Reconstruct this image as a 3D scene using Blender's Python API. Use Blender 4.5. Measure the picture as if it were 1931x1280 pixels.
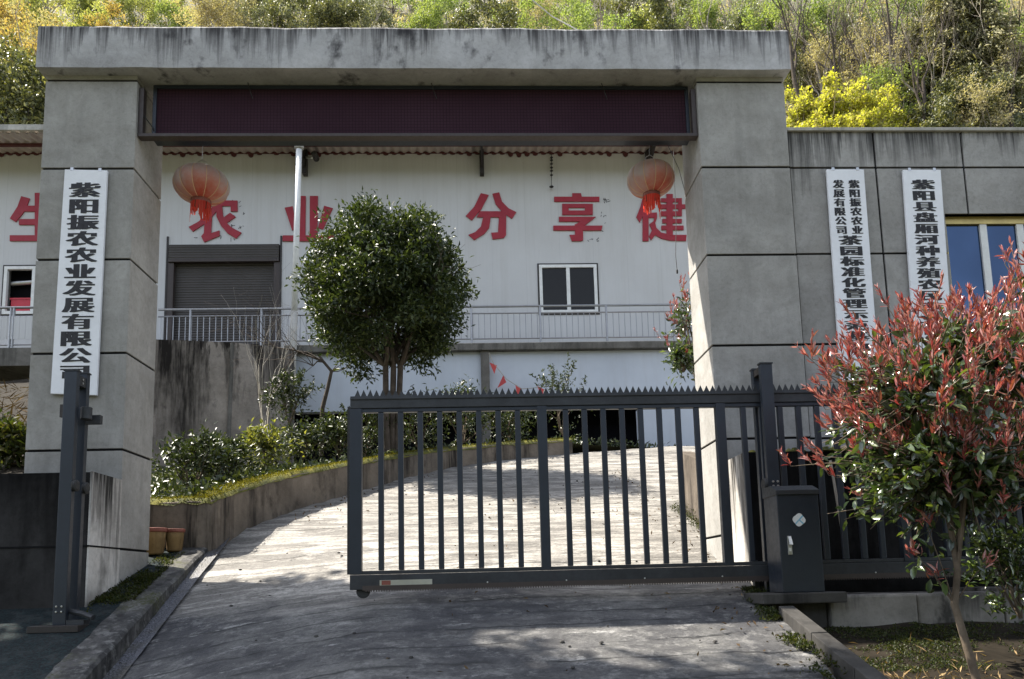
import bpy, bmesh, math, random
import numpy as np
from mathutils import Vector, Matrix, noise as mnoise

for o in list(bpy.data.objects): bpy.data.objects.remove(o)
SC = bpy.context.scene
COL = SC.collection
random.seed(7)
RNG = np.random.default_rng(11)

# ------------------------------------------------------------------ camera, sky, sun, exposure
FPX, CY = 1450.0, 911.15
YAW, PITCH, ROLL = 0.0425494, 0.1265219, -0.0248901
F_ = Vector((math.sin(YAW)*math.cos(PITCH), math.cos(YAW)*math.cos(PITCH), math.sin(PITCH)))
R_ = Vector((math.cos(YAW), -math.sin(YAW), 0)); U_ = R_.cross(F_)
R2 = R_*math.cos(ROLL) + U_*math.sin(ROLL); U2 = -R_*math.sin(ROLL) + U_*math.cos(ROLL)
cam_d = bpy.data.cameras.new('camera'); cam = bpy.data.objects.new('camera', cam_d); COL.objects.link(cam)
cam_d.sensor_fit = 'HORIZONTAL'; cam_d.sensor_width = 36.0; cam_d.lens = 36.0*FPX/1931.0
cam_d.shift_y = (CY-640.0)/1931.0; cam_d.shift_x = 0.0
cam_d.clip_start = 0.05; cam_d.clip_end = 1000
m3 = Matrix((R2, U2, -F_)).transposed()
cam.matrix_world = m3.to_4x4()
SC.camera = cam

SUN_DIR = Vector((-0.64, 0.27, 1.0)).normalized()        # towards the sun
ELEV = math.asin(SUN_DIR.z); AZ = math.atan2(SUN_DIR.x, SUN_DIR.y)
world = bpy.data.worlds.new('World'); SC.world = world; world.use_nodes = True
wn = world.node_tree.nodes; wl = world.node_tree.links
bg = wn['Background']; sky = wn.new('ShaderNodeTexSky'); sky.sky_type = 'NISHITA'; sky.sun_disc = False
sky.sun_elevation = ELEV; sky.sun_rotation = AZ; sky.altitude = 400; sky.air_density = 1.0; sky.dust_density = 1.5
hs = wn.new('ShaderNodeHueSaturation'); hs.inputs['Saturation'].default_value = .5; wl.new(sky.outputs['Color'], hs.inputs['Color']); wl.new(hs.outputs['Color'], bg.inputs['Color']); bg.inputs['Strength'].default_value = 0.115
sun_d = bpy.data.lights.new('sun', 'SUN'); sun = bpy.data.objects.new('sun', sun_d); COL.objects.link(sun)
sun_d.energy = 3.9; sun_d.angle = math.radians(0.5); sun_d.color = (1.0, 0.93, 0.82)
sun.rotation_euler = (-SUN_DIR).to_track_quat('-Z', 'Y').to_euler()
SC.view_settings.view_transform = 'Standard'; SC.view_settings.look = 'None'
SC.view_settings.exposure = 1.85; SC.view_settings.gamma = 1.0

# ------------------------------------------------------------------ placing helpers
def ray(x, y): return R2*((x-965.5)/FPX) - U2*((y-CY)/FPX) + F_
def at(x, y, Y): d = ray(x, y); return d*(Y/d.y)
def zr(Y):
    if Y < 6.4: return -1.6+.2375*Y
    if Y < 16.5: return -.08+.29*(Y-6.4)
    return 2.849+.05*(Y-16.5)
def ag(x, y):
    d = ray(x, y); lo, hi = 2.0, 16.5
    f = lambda Y: d.z/d.y*Y-zr(Y)
    a = f(lo)
    for _ in range(50):
        m = (lo+hi)/2
        if f(m)*a > 0: lo = m
        else: hi = m
    return d*(lo/d.y)

# ------------------------------------------------------------------ object helpers
def link(o, parent=None):
    COL.objects.link(o)
    if parent: o.parent = parent
    return o
def tag(o, label, cat, group=None, kind=None):
    if label: o['label'] = label
    if cat: o['category'] = cat
    if group: o['group'] = group
    if kind: o['kind'] = kind
    return o
def thing(name, label, cat, loc=(0, 0, 0), group=None):
    o = bpy.data.objects.new(name, None); o.location = loc; o.empty_display_size = .1
    link(o); tag(o, label, cat, group); return o
def base(t): return t.location if t is not None else Vector((0, 0, 0))

class MB:
    """collects geometry in WORLD coordinates, links it as one mesh (relative to the parent's base)"""
    def __init__(s): s.v = []; s.f = []
    def add(s, vs, fs):
        n = len(s.v); s.v += [tuple(v) for v in vs]; s.f += [tuple(i+n for i in f) for f in fs]
    def box(s, x0, x1, y0, y1, z0, z1):
        s.add([(x0,y0,z0),(x1,y0,z0),(x1,y1,z0),(x0,y1,z0),(x0,y0,z1),(x1,y0,z1),(x1,y1,z1),(x0,y1,z1)],
              [(0,3,2,1),(4,5,6,7),(0,1,5,4),(1,2,6,5),(2,3,7,6),(3,0,4,7)]); return s
    def prism(s, poly, y0, y1):
        """polygon of (x,z) extruded from y0 (front) to y1"""
        n = len(poly)
        s.add([(x, y0, z) for x, z in poly]+[(x, y1, z) for x, z in poly],
              [tuple(range(n)), tuple(range(2*n-1, n-1, -1))]+[(i, i+n, (i+1) % n+n, (i+1) % n) for i in range(n)]); return s
    def prismx(s, poly, x0, x1):
        n = len(poly)
        s.add([(x0, y, z) for y, z in poly]+[(x1, y, z) for y, z in poly],
              [tuple(range(n)), tuple(range(2*n-1, n-1, -1))]+[(i, i+n, (i+1) % n+n, (i+1) % n) for i in range(n)]); return s
    def tube(s, pts, r, n=8, cap=True):
        pts = [Vector(p) for p in pts]; k = len(pts)
        rs = r if isinstance(r, (list, tuple)) else [r]*k
        base_i = len(s.v); up = None
        for i, p in enumerate(pts):
            d = (pts[min(i+1, k-1)]-pts[max(i-1, 0)])
            d = d.normalized() if d.length > 1e-9 else Vector((0, 0, 1))
            if up is None: up = Vector((1, 0, 0)) if abs(d.x) < .8 else Vector((0, 1, 0))
            a = (up-d*up.dot(d)); a = a.normalized() if a.length > 1e-6 else d.orthogonal().normalized(); up = a
            b = d.cross(a)
            for j in range(n):
                t = 2*math.pi*j/n; s.v.append(tuple(p+(a*math.cos(t)+b*math.sin(t))*rs[i]))
        for i in range(k-1):
            for j in range(n):
                s.f.append((base_i+i*n+j, base_i+i*n+(j+1) % n, base_i+(i+1)*n+(j+1) % n, base_i+(i+1)*n+j))
        if cap:
            s.f.append(tuple(base_i+j for j in reversed(range(n)))); s.f.append(tuple(base_i+(k-1)*n+j for j in range(n)))
        return s
    def lathe(s, c, prof, n=32, axis='z'):
        bi = len(s.v); c = Vector(c)
        for r, h in prof:
            for j in range(n):
                t = 2*math.pi*j/n
                p = (r*math.cos(t), r*math.sin(t), h) if axis == 'z' else ((r*math.cos(t), h, r*math.sin(t)) if axis == 'y' else (h, r*math.cos(t), r*math.sin(t)))
                s.v.append(tuple(c+Vector(p)))
        for i in range(len(prof)-1):
            for j in range(n): s.f.append((bi+i*n+j, bi+i*n+(j+1) % n, bi+(i+1)*n+(j+1) % n, bi+(i+1)*n+j))
        s.f.append(tuple(bi+j for j in reversed(range(n)))); s.f.append(tuple(bi+(len(prof)-1)*n+j for j in range(n)))
        return s
    def build(s, name, mat, parent=None, bevel=0, smooth=False):
        b = base(parent)
        me = bpy.data.meshes.new(name); me.from_pydata([(v[0]-b[0], v[1]-b[1], v[2]-b[2]) for v in s.v], [], s.f)
        bm = bmesh.new(); bm.from_mesh(me); bmesh.ops.recalc_face_normals(bm, faces=bm.faces)
        if bevel:
            es = [e for e in bm.edges if len(e.link_faces) == 2 and e.calc_face_angle(0) > .5]
            bmesh.ops.bevel(bm, geom=es, offset=bevel, segments=2, affect='EDGES', profile=.6, clamp_overlap=True)
        bm.to_mesh(me); bm.free()
        if smooth: me.shade_smooth()
        me.materials.append(mat)
        return link(bpy.data.objects.new(name, me), parent)

def mesh_np(name, V, Fq, mat, parent=None, loc=None, smooth=False, linkit=True):
    """fast mesh from numpy; Fq (n,3) or (n,4)"""
    me = bpy.data.meshes.new(name); k = Fq.shape[1]
    me.vertices.add(len(V)); me.vertices.foreach_set('co', V.astype(np.float32).ravel())
    me.loops.add(Fq.size); me.loops.foreach_set('vertex_index', Fq.astype(np.int32).ravel())
    me.polygons.add(len(Fq)); me.polygons.foreach_set('loop_start', np.arange(0, Fq.size, k, dtype=np.int32))
    me.update(calc_edges=True); me.validate()
    if smooth: me.shade_smooth()
    me.materials.append(mat)
    o = bpy.data.objects.new(name, me)
    if loc is not None: o.location = loc
    if linkit: link(o, parent)
    return o

# ------------------------------------------------------------------ materials
class NT:
    def __init__(s, name):
        s.m = bpy.data.materials.new(name); s.m.use_nodes = True
        s.n = s.m.node_tree.nodes; s.l = s.m.node_tree.links; s.p = s.n['Principled BSDF']; s.out = s.n['Material Output']
    def setin(s, sock, v):
        if v is None: return
        if hasattr(v, 'is_output'): s.l.new(v, sock)
        elif isinstance(v, (tuple, list)) and len(v) == 3 and sock.type == 'RGBA': sock.default_value = (*v, 1)
        else: sock.default_value = v
    def pos(s): return s.n.new('ShaderNodeNewGeometry').outputs['Position']
    def obj(s): return s.n.new('ShaderNodeTexCoord').outputs['Object']
    def map(s, vec, scale=(1, 1, 1), loc=(0, 0, 0), rot=(0, 0, 0)):
        n = s.n.new('ShaderNodeMapping'); s.l.new(vec, n.inputs[0]); n.inputs['Scale'].default_value = scale; n.inputs['Location'].default_value = loc; n.inputs['Rotation'].default_value = rot; return n.outputs[0]
    def noise(s, vec, scale=5, detail=4, rough=.6, dist=0):
        n = s.n.new('ShaderNodeTexNoise'); s.l.new(vec, n.inputs['Vector']); n.inputs['Scale'].default_value = scale; n.inputs['Detail'].default_value = detail; n.inputs['Roughness'].default_value = rough; n.inputs['Distortion'].default_value = dist; return n.outputs['Fac']
    def voro(s, vec, scale=5, feat='F1'):
        n = s.n.new('ShaderNodeTexVoronoi'); n.feature = feat; s.l.new(vec, n.inputs['Vector']); n.inputs['Scale'].default_value = scale; return n.outputs['Distance']
    def ramp(s, fac, stops, interp='LINEAR'):
        n = s.n.new('ShaderNodeValToRGB'); n.color_ramp.interpolation = interp; e = n.color_ramp.elements
        while len(e) < len(stops): e.new(.5)
        for el, (p, c) in zip(e, stops):
            el.position = p; el.color = (*c, 1) if isinstance(c, (tuple, list)) else (c, c, c, 1)
        s.l.new(fac, n.inputs[0]); return n.outputs[0]
    def mix(s, fac, a, b, mode='MIX'):
        n = s.n.new('ShaderNodeMix'); n.data_type = 'RGBA'; n.blend_type = mode
        s.setin(n.inputs['Factor'], fac); s.setin(n.inputs['A'] if False else n.inputs[6], a); s.setin(n.inputs[7], b); return n.outputs[2]
    def math(s, op, a, b=None, c=None, clamp=False):
        n = s.n.new('ShaderNodeMath'); n.operation = op; n.use_clamp = clamp
        for i, v in enumerate((a, b, c)):
            if v is not None: s.setin(n.inputs[i], v)
        return n.outputs[0]
    def sep(s, vec):
        n = s.n.new('ShaderNodeSeparateXYZ'); s.l.new(vec, n.inputs[0]); return n.outputs
    def range(s, v, a, b, c=0, d=1):
        n = s.n.new('ShaderNodeMapRange'); s.setin(n.inputs[0], v); n.inputs[1].default_value = a; n.inputs[2].default_value = b; n.inputs[3].default_value = c; n.inputs[4].default_value = d; return n.outputs[0]
    def island(s): return s.n.new('ShaderNodeNewGeometry').outputs['Random Per Island']
    def objrand(s): return s.n.new('ShaderNodeObjectInfo').outputs['Random']
    def bump(s, h, strength=.3, dist=.01, prev=None):
        n = s.n.new('ShaderNodeBump'); n.inputs['Strength'].default_value = strength; n.inputs['Distance'].default_value = dist
        s.l.new(h, n.inputs['Height'])
        if prev is not None: s.l.new(prev, n.inputs['Normal'])
        return n.outputs[0]
    def done(s, color=None, rough=None, normal=None, metal=None, spec=None):
        s.setin(s.p.inputs['Base Color'], color); s.setin(s.p.inputs['Roughness'], rough)
        if normal is not None: s.l.new(normal, s.p.inputs['Normal'])
        if metal is not None: s.p.inputs['Metallic'].default_value = metal
        if spec is not None: s.p.inputs['Specular IOR Level'].default_value = spec
        return s.m

def plain(name, col, rough=.5, metal=0, var=.12, scale=6, bump=.0, bscale=60):
    t = NT(name); p = t.pos(); n = t.noise(p, scale, 5)
    n2 = t.noise(p, scale*7, 4)
    c = t.mix(t.range(n, .3, .7), tuple(x*(1-var) for x in col), tuple(min(1, x*(1+var)) for x in col))
    c = t.mix(t.range(n2, .35, .75, 0, .25), c, tuple(x*.75 for x in col))
    nm = t.bump(t.noise(p, bscale, 3), bump, .003) if bump else None
    return t.done(c, t.range(n2, .3, .7, rough*.85, min(1, rough*1.2)), nm, metal, .5 if rough < .88 else .08)

def concrete(name, col, dark, ztop=None, zlen=.5, streak=1.0, mott=.22, sx=6.0, spots=0.0, zbot=None, zbl=.4):
    """weathered concrete/render: mottling, fine grain, black run-off streaks under a top edge, grime over the foot"""
    t = NT(name); p = t.pos(); s = t.sep(p)
    n1 = t.noise(p, 1.3, 6, .62, .4); n2 = t.noise(p, 9, 6, .65); n3 = t.noise(p, 70, 3)
    c = t.mix(t.range(n1, .32, .68), tuple(x*(1-mott) for x in col), tuple(x*(1+mott*.7) for x in col))
    c = t.mix(t.range(n2, .4, .75, 0, .35), c, tuple(x*.62 for x in col))
    c = t.mix(t.range(n3, .35, .7, 0, .22), c, tuple(x*1.25 for x in col))
    n4 = t.noise(p, 3.4, 8, .7, .8); c = t.mix(t.range(n4, .38, .62, 0, .5), c, t.mix(1.0, c, (.66, .65, .62), 'MULTIPLY'))
    n6 = t.noise(p, 26, 4, .7); c = t.mix(t.range(n6, .5, .68, 0, .35), c, t.mix(1.0, c, (.6, .6, .58), 'MULTIPLY'))
    st = t.noise(t.map(p, (sx, sx*.6, .35)), 1.0, 6, .7)           # vertical streaks
    st2 = t.noise(t.map(p, (sx*4, sx*3, .6), (3, 1, 2)), 1.0, 4, .7)
    if ztop is not None:
        lf = t.noise(t.map(p, (1, 1, .15), (5, 5, 5)), 1.1, 3, .6)
        ln = t.math('MULTIPLY', t.math('MULTIPLY', t.range(st, .36, .66, .08, 1.5), t.range(lf, .34, .64, .35, 1.5)), zlen)
        d = t.math('DIVIDE', t.math('SUBTRACT', ztop, s[2]), ln)
        mk = t.math('SUBTRACT', 1.0, d, clamp=True)
        mk = t.math('MULTIPLY', t.math('POWER', mk, .8), t.range(st2, .36, .60, .25, 1.3), clamp=True)
        c = t.mix(t.math('MULTIPLY', mk, streak, clamp=True), c, dark)
    else:
        mk = t.math('MULTIPLY', t.range(st, .46, .62), t.range(st2, .36, .58, .3, 1.2))
        c = t.mix(t.math('MULTIPLY', mk, streak, clamp=True), c, dark)
    if spots:
        sp = t.noise(t.map(p, (1.4, 1.4, 1.0), (7, 3, 1)), 2.2, 5, .6)
        c = t.mix(t.range(sp, .58, .68, 0, spots), c, dark)
    if zbot is not None:
        g = t.math('ADD', t.range(s[2], zbot, zbot+zbl, 1, 0), t.range(n1, .3, .7, -.35, .35))
        c = t.mix(t.range(g, .35, .8, 0, .75), c, dark)
    c = t.mix(t.range(t.island(), 0, 1, 0, .3), c, t.mix(1.0, c, (.78, .77, .76), 'MULTIPLY'))
    nm = t.bump(n3, .25, .004); nm = t.bump(n2, .25, .012, nm)
    return t.done(c, t.range(n2, .3, .7, .75, .95), nm, spec=.15)

def leafmat(name, cols, trans=.35, rough=.45, tcol=1.3, var=.25, spec=.5, warm=(1.15, 1.15, .5)):
    t = NT(name); r = t.island(); k = len(cols)
    c = t.ramp(r, [(i/max(1, k-1), cc) for i, cc in enumerate(cols)])
    n = t.noise(t.pos(), 1.2, 3)
    c = t.mix(t.range(n, .3, .7, 0, var), c, tuple(x*.45 for x in cols[0]))
    o = t.objrand(); c = t.mix(t.range(o, 0, 1, 0, .3), c, t.mix(1.0, c, (1.35, 1.2, .75), 'MULTIPLY'))
    t.done(c, rough, spec=spec)
    if name.startswith('photinia'): t.p.inputs['Coat Weight'].default_value = .6; t.p.inputs['Coat Roughness'].default_value = .28
    tr = t.n.new('ShaderNodeBsdfTranslucent'); t.l.new(t.mix(1.0, c, tuple(w*tcol for w in warm), 'MULTIPLY'), tr.inputs[0])
    mx = t.n.new('ShaderNodeMixShader'); mx.inputs[0].default_value = trans
    t.l.new(t.p.outputs[0], mx.inputs[1]); t.l.new(tr.outputs[0], mx.inputs[2]); t.l.new(mx.outputs[0], t.out.inputs[0])
    return t.m

M = {}
M['beam'] = concrete('beam_concrete', (.49, .485, .49), (.03, .028, .032), 5.41, .34, .9, .3, 7, .8)
M['pillar'] = concrete('pillar_render', (.37, .36, .34), (.10, .098, .09), None, 1, .18, .2, 3)
M['wing'] = concrete('gatehouse_render', (.37, .36, .345), (.035, .034, .034), 4.42, .55, .9, .2, 7)
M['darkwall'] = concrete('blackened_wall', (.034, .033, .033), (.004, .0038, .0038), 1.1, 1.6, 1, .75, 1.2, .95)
M['paleend'] = concrete('wall_end_render', (.66, .63, .59), (.03, .028, .026), 1.15, 1.7, 1, .15, 3.2, .4, -.2, .3)
M['groove'] = plain('groove_black', (.012, .012, .013), .9)
M['coping'] = concrete('coping_cement', (.5, .48, .44), (.1, .1, .09), None, 1, .4)
M['ret'] = concrete('retaining_concrete', (.32, .28, .245), (.018, .015, .013), 5.75, 3.2, 1, .4, 1.6, .5)
M['slab'] = concrete('terrace_concrete', (.17, .16, .145), (.05, .048, .042), None, 1, .7, .3, 2)
M['floor'] = concrete('terrace_bounce_concrete', (.52, .48, .42), (.2, .19, .17), None, 1, .4)  # floor tone raised to bounce warm sunlight onto the facade
M['planter'] = concrete('planter_concrete', (.19, .16, .13), (.025, .021, .018), None, 1, .95, .4, 3, .6)
M['kerb'] = concrete('kerb_concrete', (.07, .067, .063), (.013, .013, .013), None, 1, .6, .35, 4, .5)
M['stone'] = concrete('base_stone', (.26, .245, .225), (.02, .019, .018), -.1, .3, .8, .5, 4, .8)
M['slate'] = plain('slate_paint', (.022, .028, .039), .42, .25, .15, 3, .05, 200)
M['slate2'] = plain('slate_paint_dusty', (.026, .0285, .032), .55, .15, .4, 5, .05, 200)
M['steel'] = plain('stainless_tube', (.5, .5, .5), .33, .85)
M['tube'] = plain('railing_tube', (.30, .30, .31), .38, .6)
M['boardwhite'] = plain('board_white', (.80, .81, .84), .5, 0, .05, 3)
M['ink'] = plain('black_ink', (.015, .014, .017), .6)
M['red'] = plain('red_letter_paint', (.31, .006, .020), .5, 0, .12, 2)
M['whitemetal'] = plain('white_upvc', (.72, .72, .70), .4)
M['darkmetal'] = plain('dark_iron', (.035, .03, .028), .55, .3)
M['brownmetal'] = plain('brown_steel', (.05, .038, .034), .5, .2)
M['rust'] = plain('rust_red', (.085, .02, .02), .7)
M['gold'] = plain('gold_aluminium', (.55, .42, .16), .35, .5)
M['ribgold'] = plain('lantern_rib', (.62, .42, .24), .45)
M['black'] = plain('shade_black', (.006, .006, .008), .9)  # flat black standing in for shade in the undercroft and rooms
M['redplastic'] = plain('red_plastic', (.5, .02, .04), .45)
M['bark'] = plain('bark', (.12, .095, .07), .9, 0, .4, 9, .5, 40)
M['barkpale'] = plain('bark_pale', (.42, .38, .32), .85, 0, .3, 5, .3, 30)
M['barkdark'] = plain('bark_dark', (.085, .07, .058), .9, 0, .4, 6, .4, 30)
M['twig'] = plain('twig_grey', (.30, .26, .21), .9, 0, .3, 3)
M['soil'] = plain('soil', (.02, .0165, .012), .95, 0, .45, 5, .8, 14)
M['rubber'] = plain('rubber', (.02, .02, .02), .7)
M['pale'] = plain('pale_wood', (.4, .36, .3), .8)

def mk_facade():
    t = NT('facade_panel'); p = t.pos(); s = t.sep(p)
    rib = t.n.new('ShaderNodeTexWave'); rib.wave_type = 'BANDS'; rib.bands_direction = 'X'; t.l.new(p, rib.inputs[0]); rib.inputs['Scale'].default_value = 3.2
    seam = t.math('LESS_THAN', t.math('ABSOLUTE', t.math('SUBTRACT', t.math('FRACT', t.math('DIVIDE', s[0], .95)), .5)), .006)
    n = t.noise(p, .6, 5); st = t.noise(t.map(p, (5, 5, .25)), 1, 5, .7)
    c = t.mix(t.range(n, .3, .7), (.50, .495, .49), (.55, .55, .55))
    c = t.mix(t.range(st, .48, .7, 0, .3), c, (.39, .375, .35))
    c = t.mix(t.math('MULTIPLY', seam, .3), c, (.3, .3, .3))
    return t.done(c, .5, t.bump(rib.outputs[1], .12, .01))
M['facade'] = mk_facade()
def mk_whitelow():
    t = NT('white_infill'); p = t.pos(); n = t.noise(p, 1.1, 5); st = t.noise(t.map(p, (4, 4, .3)), 1, 5, .7)
    c = t.mix(t.range(n, .3, .7), (.45, .485, .54), (.52, .555, .61)); c = t.mix(t.range(st, .5, .75, 0, .35), c, (.38, .39, .41))
    return t.done(c, .6, t.bump(n, .2, .03))
M['infill'] = mk_whitelow()
def mk_shutter():
    t = NT('shutter_brown'); p = t.pos(); s = t.sep(p)
    w = t.n.new('ShaderNodeTexWave'); w.bands_direction = 'Z'; t.l.new(p, w.inputs[0]); w.inputs['Scale'].default_value = 4.4
    n = t.noise(p, 2, 4); c = t.mix(t.range(n, .3, .7), (.04, .034, .03), (.055, .047, .042))
    c = t.mix(t.range(w.outputs[1], .0, .25, .6, 0), c, (.03, .026, .024))
    return t.done(c, .5, t.bump(w.outputs[1], .6, .02))
M['shutter'] = mk_shutter()
def mk_road():
    t = NT('driveway_concrete'); p = t.pos(); s = t.sep(p)
    wob = t.noise(t.map(p, (.5, 1.2, 1)), 1.5, 4)
    yy = t.math('ADD', t.math('ADD', s[1], t.math('MULTIPLY', s[0], -.05)), t.math('MULTIPLY', wob, .34))
    fr = t.math('FRACT', t.math('DIVIDE', yy, .36))
    ln = t.math('ABSOLUTE', t.math('SUBTRACT', fr, .5))
    brk = t.noise(t.map(p, (1.2, 5, 1)), 1.4, 4)
    groove = t.math('MULTIPLY', t.range(ln, 0, .045, 1, 0), t.range(brk, .40, .52))
    n1 = t.noise(p, .9, 6, .65, .5); n2 = t.noise(t.map(p, (1.0, 1.7, 1)), 3.0, 8, .75); n3 = t.noise(p, 38, 4, .7); n4 = t.noise(t.map(p, (1, 2.6, 1)), 2.4, 10, .85)
    n5 = t.noise(t.map(p, (.7, 3.0, 1)), 1.7, 8, .75, .8); n7 = t.noise(p, 6, 8, .8)
    inner = t.mix(t.range(n1, .36, .64), (.25, .235, .21), (.41, .39, .355))
    inner = t.mix(t.range(n5, .45, .54, 0, .9), inner, (.125, .117, .105))  # dark bands in the colour stand in for dappled shade on the drive
    inner = t.mix(t.range(n7, .5, .62, 0, .5), inner, (.17, .16, .145))
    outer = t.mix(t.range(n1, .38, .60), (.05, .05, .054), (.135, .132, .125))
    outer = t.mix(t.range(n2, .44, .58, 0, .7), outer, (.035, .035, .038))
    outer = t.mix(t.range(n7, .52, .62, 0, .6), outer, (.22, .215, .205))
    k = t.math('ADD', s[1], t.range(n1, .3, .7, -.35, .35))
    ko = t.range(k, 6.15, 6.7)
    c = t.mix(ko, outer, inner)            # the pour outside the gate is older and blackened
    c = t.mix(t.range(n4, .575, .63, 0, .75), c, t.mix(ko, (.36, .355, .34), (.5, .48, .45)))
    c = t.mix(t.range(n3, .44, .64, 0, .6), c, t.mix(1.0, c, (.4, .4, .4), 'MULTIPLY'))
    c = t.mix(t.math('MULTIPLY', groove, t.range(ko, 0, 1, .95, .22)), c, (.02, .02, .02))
    jy = t.math('ADD', s[1], t.math('MULTIPLY', wob, .03)); jt = t.math('ABSOLUTE', t.math('SUBTRACT', t.math('FRACT', t.math('DIVIDE', jy, 2.9)), .5)); c = t.mix(t.range(jt, 0, .005, .9, 0), c, (.02, .02, .018))
    h = t.math('SUBTRACT', n2, t.math('MULTIPLY', groove, .8))
    nm = t.bump(n3, .6, .008); nm = t.bump(h, .6, .03, nm)
    return t.done(c, t.range(n2, .3, .7, .6, .9), nm, spec=.35)
M['road'] = mk_road()
def mk_platform():
    t = NT('platform_concrete'); p = t.pos(); n1 = t.noise(p, 1.2, 6, .65); n2 = t.noise(p, 8, 6, .7); n3 = t.noise(p, 60, 3)
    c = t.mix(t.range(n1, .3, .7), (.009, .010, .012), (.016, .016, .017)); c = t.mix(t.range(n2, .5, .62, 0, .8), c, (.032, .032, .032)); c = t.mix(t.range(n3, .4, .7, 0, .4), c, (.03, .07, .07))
    return t.done(c, .92, t.bump(n3, .6, .006), spec=.12)
M['platform'] = mk_platform()
def mk_kerbmoss():
    t = NT('kerb_mossy'); p = t.pos(); s = t.sep(p); n1 = t.noise(p, 2.2, 6, .7); n2 = t.noise(p, 11, 6, .7); n3 = t.noise(p, 50, 3); st = t.noise(t.map(p, (9, 9, 1)), 1, 5, .7)
    c = t.mix(t.range(n1, .35, .62), (.03, .03, .03), (.11, .105, .1)); c = t.mix(t.range(n2, .5, .62, 0, .7), c, (.19, .185, .175)); c = t.mix(t.range(st, .48, .62, 0, .6), c, (.016, .016, .015))
    c = t.mix(t.math('MULTIPLY', t.range(n1, .5, .62), t.range(n3, .4, .6)), c, (.05, .055, .015))
    return t.done(c, .9, t.bump(n2, .5, .02), spec=.2)
M['kerbmoss'] = mk_kerbmoss()
def mk_gutter():
    t = NT('gutter_gravel'); p = t.pos(); v = t.voro(p, 55); n = t.noise(p, 3, 4); n2 = t.noise(p, 90, 2)
    c = t.mix(t.range(n2, .35, .65), (.02, .02, .022), (.17, .175, .2)); c = t.mix(t.range(n, .5, .7, 0, .7), c, (.06, .055, .04))
    return t.done(c, .6, t.bump(v, .8, .015))
M['gutter'] = mk_gutter()
def mk_ground():
    t = NT('earth_ground'); p = t.pos(); n = t.noise(p, .8, 6); n2 = t.noise(p, 14, 5)
    c = t.ramp(n, [(.3, (.09, .065, .045)), (.5, (.07, .075, .03)), (.7, (.13, .105, .07))]); c = t.mix(t.range(n2, .4, .7, 0, .6), c, (.03, .03, .018))
    return t.done(c, .95, t.bump(n2, .8, .04))
M['ground'] = mk_ground()
def mk_hill():
    t = NT('hillside_cover'); p = t.pos(); n = t.noise(p, .22, 6, .65); n2 = t.noise(p, 1.6, 6, .7)
    c = t.ramp(n, [(.28, (.07, .085, .04)), (.45, (.16, .15, .085)), (.58, (.24, .21, .14)), (.72, (.12, .14, .055))]); c = t.mix(t.range(n2, .45, .7, 0, .7), c, (.03, .03, .02))
    return t.done(c, .95, t.bump(n2, 1, .4))
M['hill'] = mk_hill()
M['hillfar'] = plain('far_wood', (.035, .045, .028), .95, 0, .4, .3)
def mk_moss():
    t = NT('moss'); p = t.pos(); n = t.noise(p, 6, 5); n2 = t.noise(p, 60, 4)
    c = t.ramp(n, [(.3, (.04, .05, .012)), (.5, (.12, .12, .015)), (.7, (.24, .21, .028))]); c = t.mix(t.range(n2, .4, .7, 0, .5), c, (.03, .03, .012))
    return t.done(c, .95, t.bump(n2, 1, .02))
M['moss'] = mk_moss()
def mk_led():
    t = NT('led_face'); p = t.pos(); s = t.sep(p)
    gx = t.math('FRACT', t.math('MULTIPLY', s[0], 31.25)); gz = t.math('FRACT', t.math('MULTIPLY', s[2], 31.25))
    g = t.math('MAXIMUM', t.math('ABSOLUTE', t.math('SUBTRACT', gx, .5)), t.math('ABSOLUTE', t.math('SUBTRACT', gz, .5)))
    n = t.noise(p, 1.3, 3)
    mod = t.noise(t.map(p, (1, 1, 1)), .9, 1)
    c = t.mix(t.range(n, .35, .65), (.034, .013, .022), (.044, .019, .03)); c = t.mix(t.range(g, .38, .5), c, (.010, .006, .010))
    return t.done(c, .8, t.bump(g, .3, .003), spec=.15)
M['led'] = mk_led()
def mk_glass(name, col, spec=.9, metal=0):
    t = NT(name); n = t.noise(t.pos(), .9, 3)
    return t.done(t.mix(t.range(n, .3, .7), col, tuple(x*.6 for x in col)), .04, t.bump(n, .02, .05), spec=spec, metal=metal)
M['glass'] = mk_glass('window_glass', (.012, .011, .010), .25)
M['glassblue'] = mk_glass('blue_mirror_glass', (.05, .085, .16), .5, .8)
def mk_corr():
    t = NT('roof_sheet'); p = t.pos(); n = t.noise(p, 1.2, 5); st = t.noise(t.map(p, (3, .5, 1)), 2, 4)
    c = t.mix(t.range(n, .3, .7), (.40, .33, .30), (.52, .46, .42)); c = t.mix(t.range(st, .5, .75, 0, .4), c, (.22, .13, .11))
    return t.done(c, .5)
M['sheet'] = mk_corr()
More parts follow.
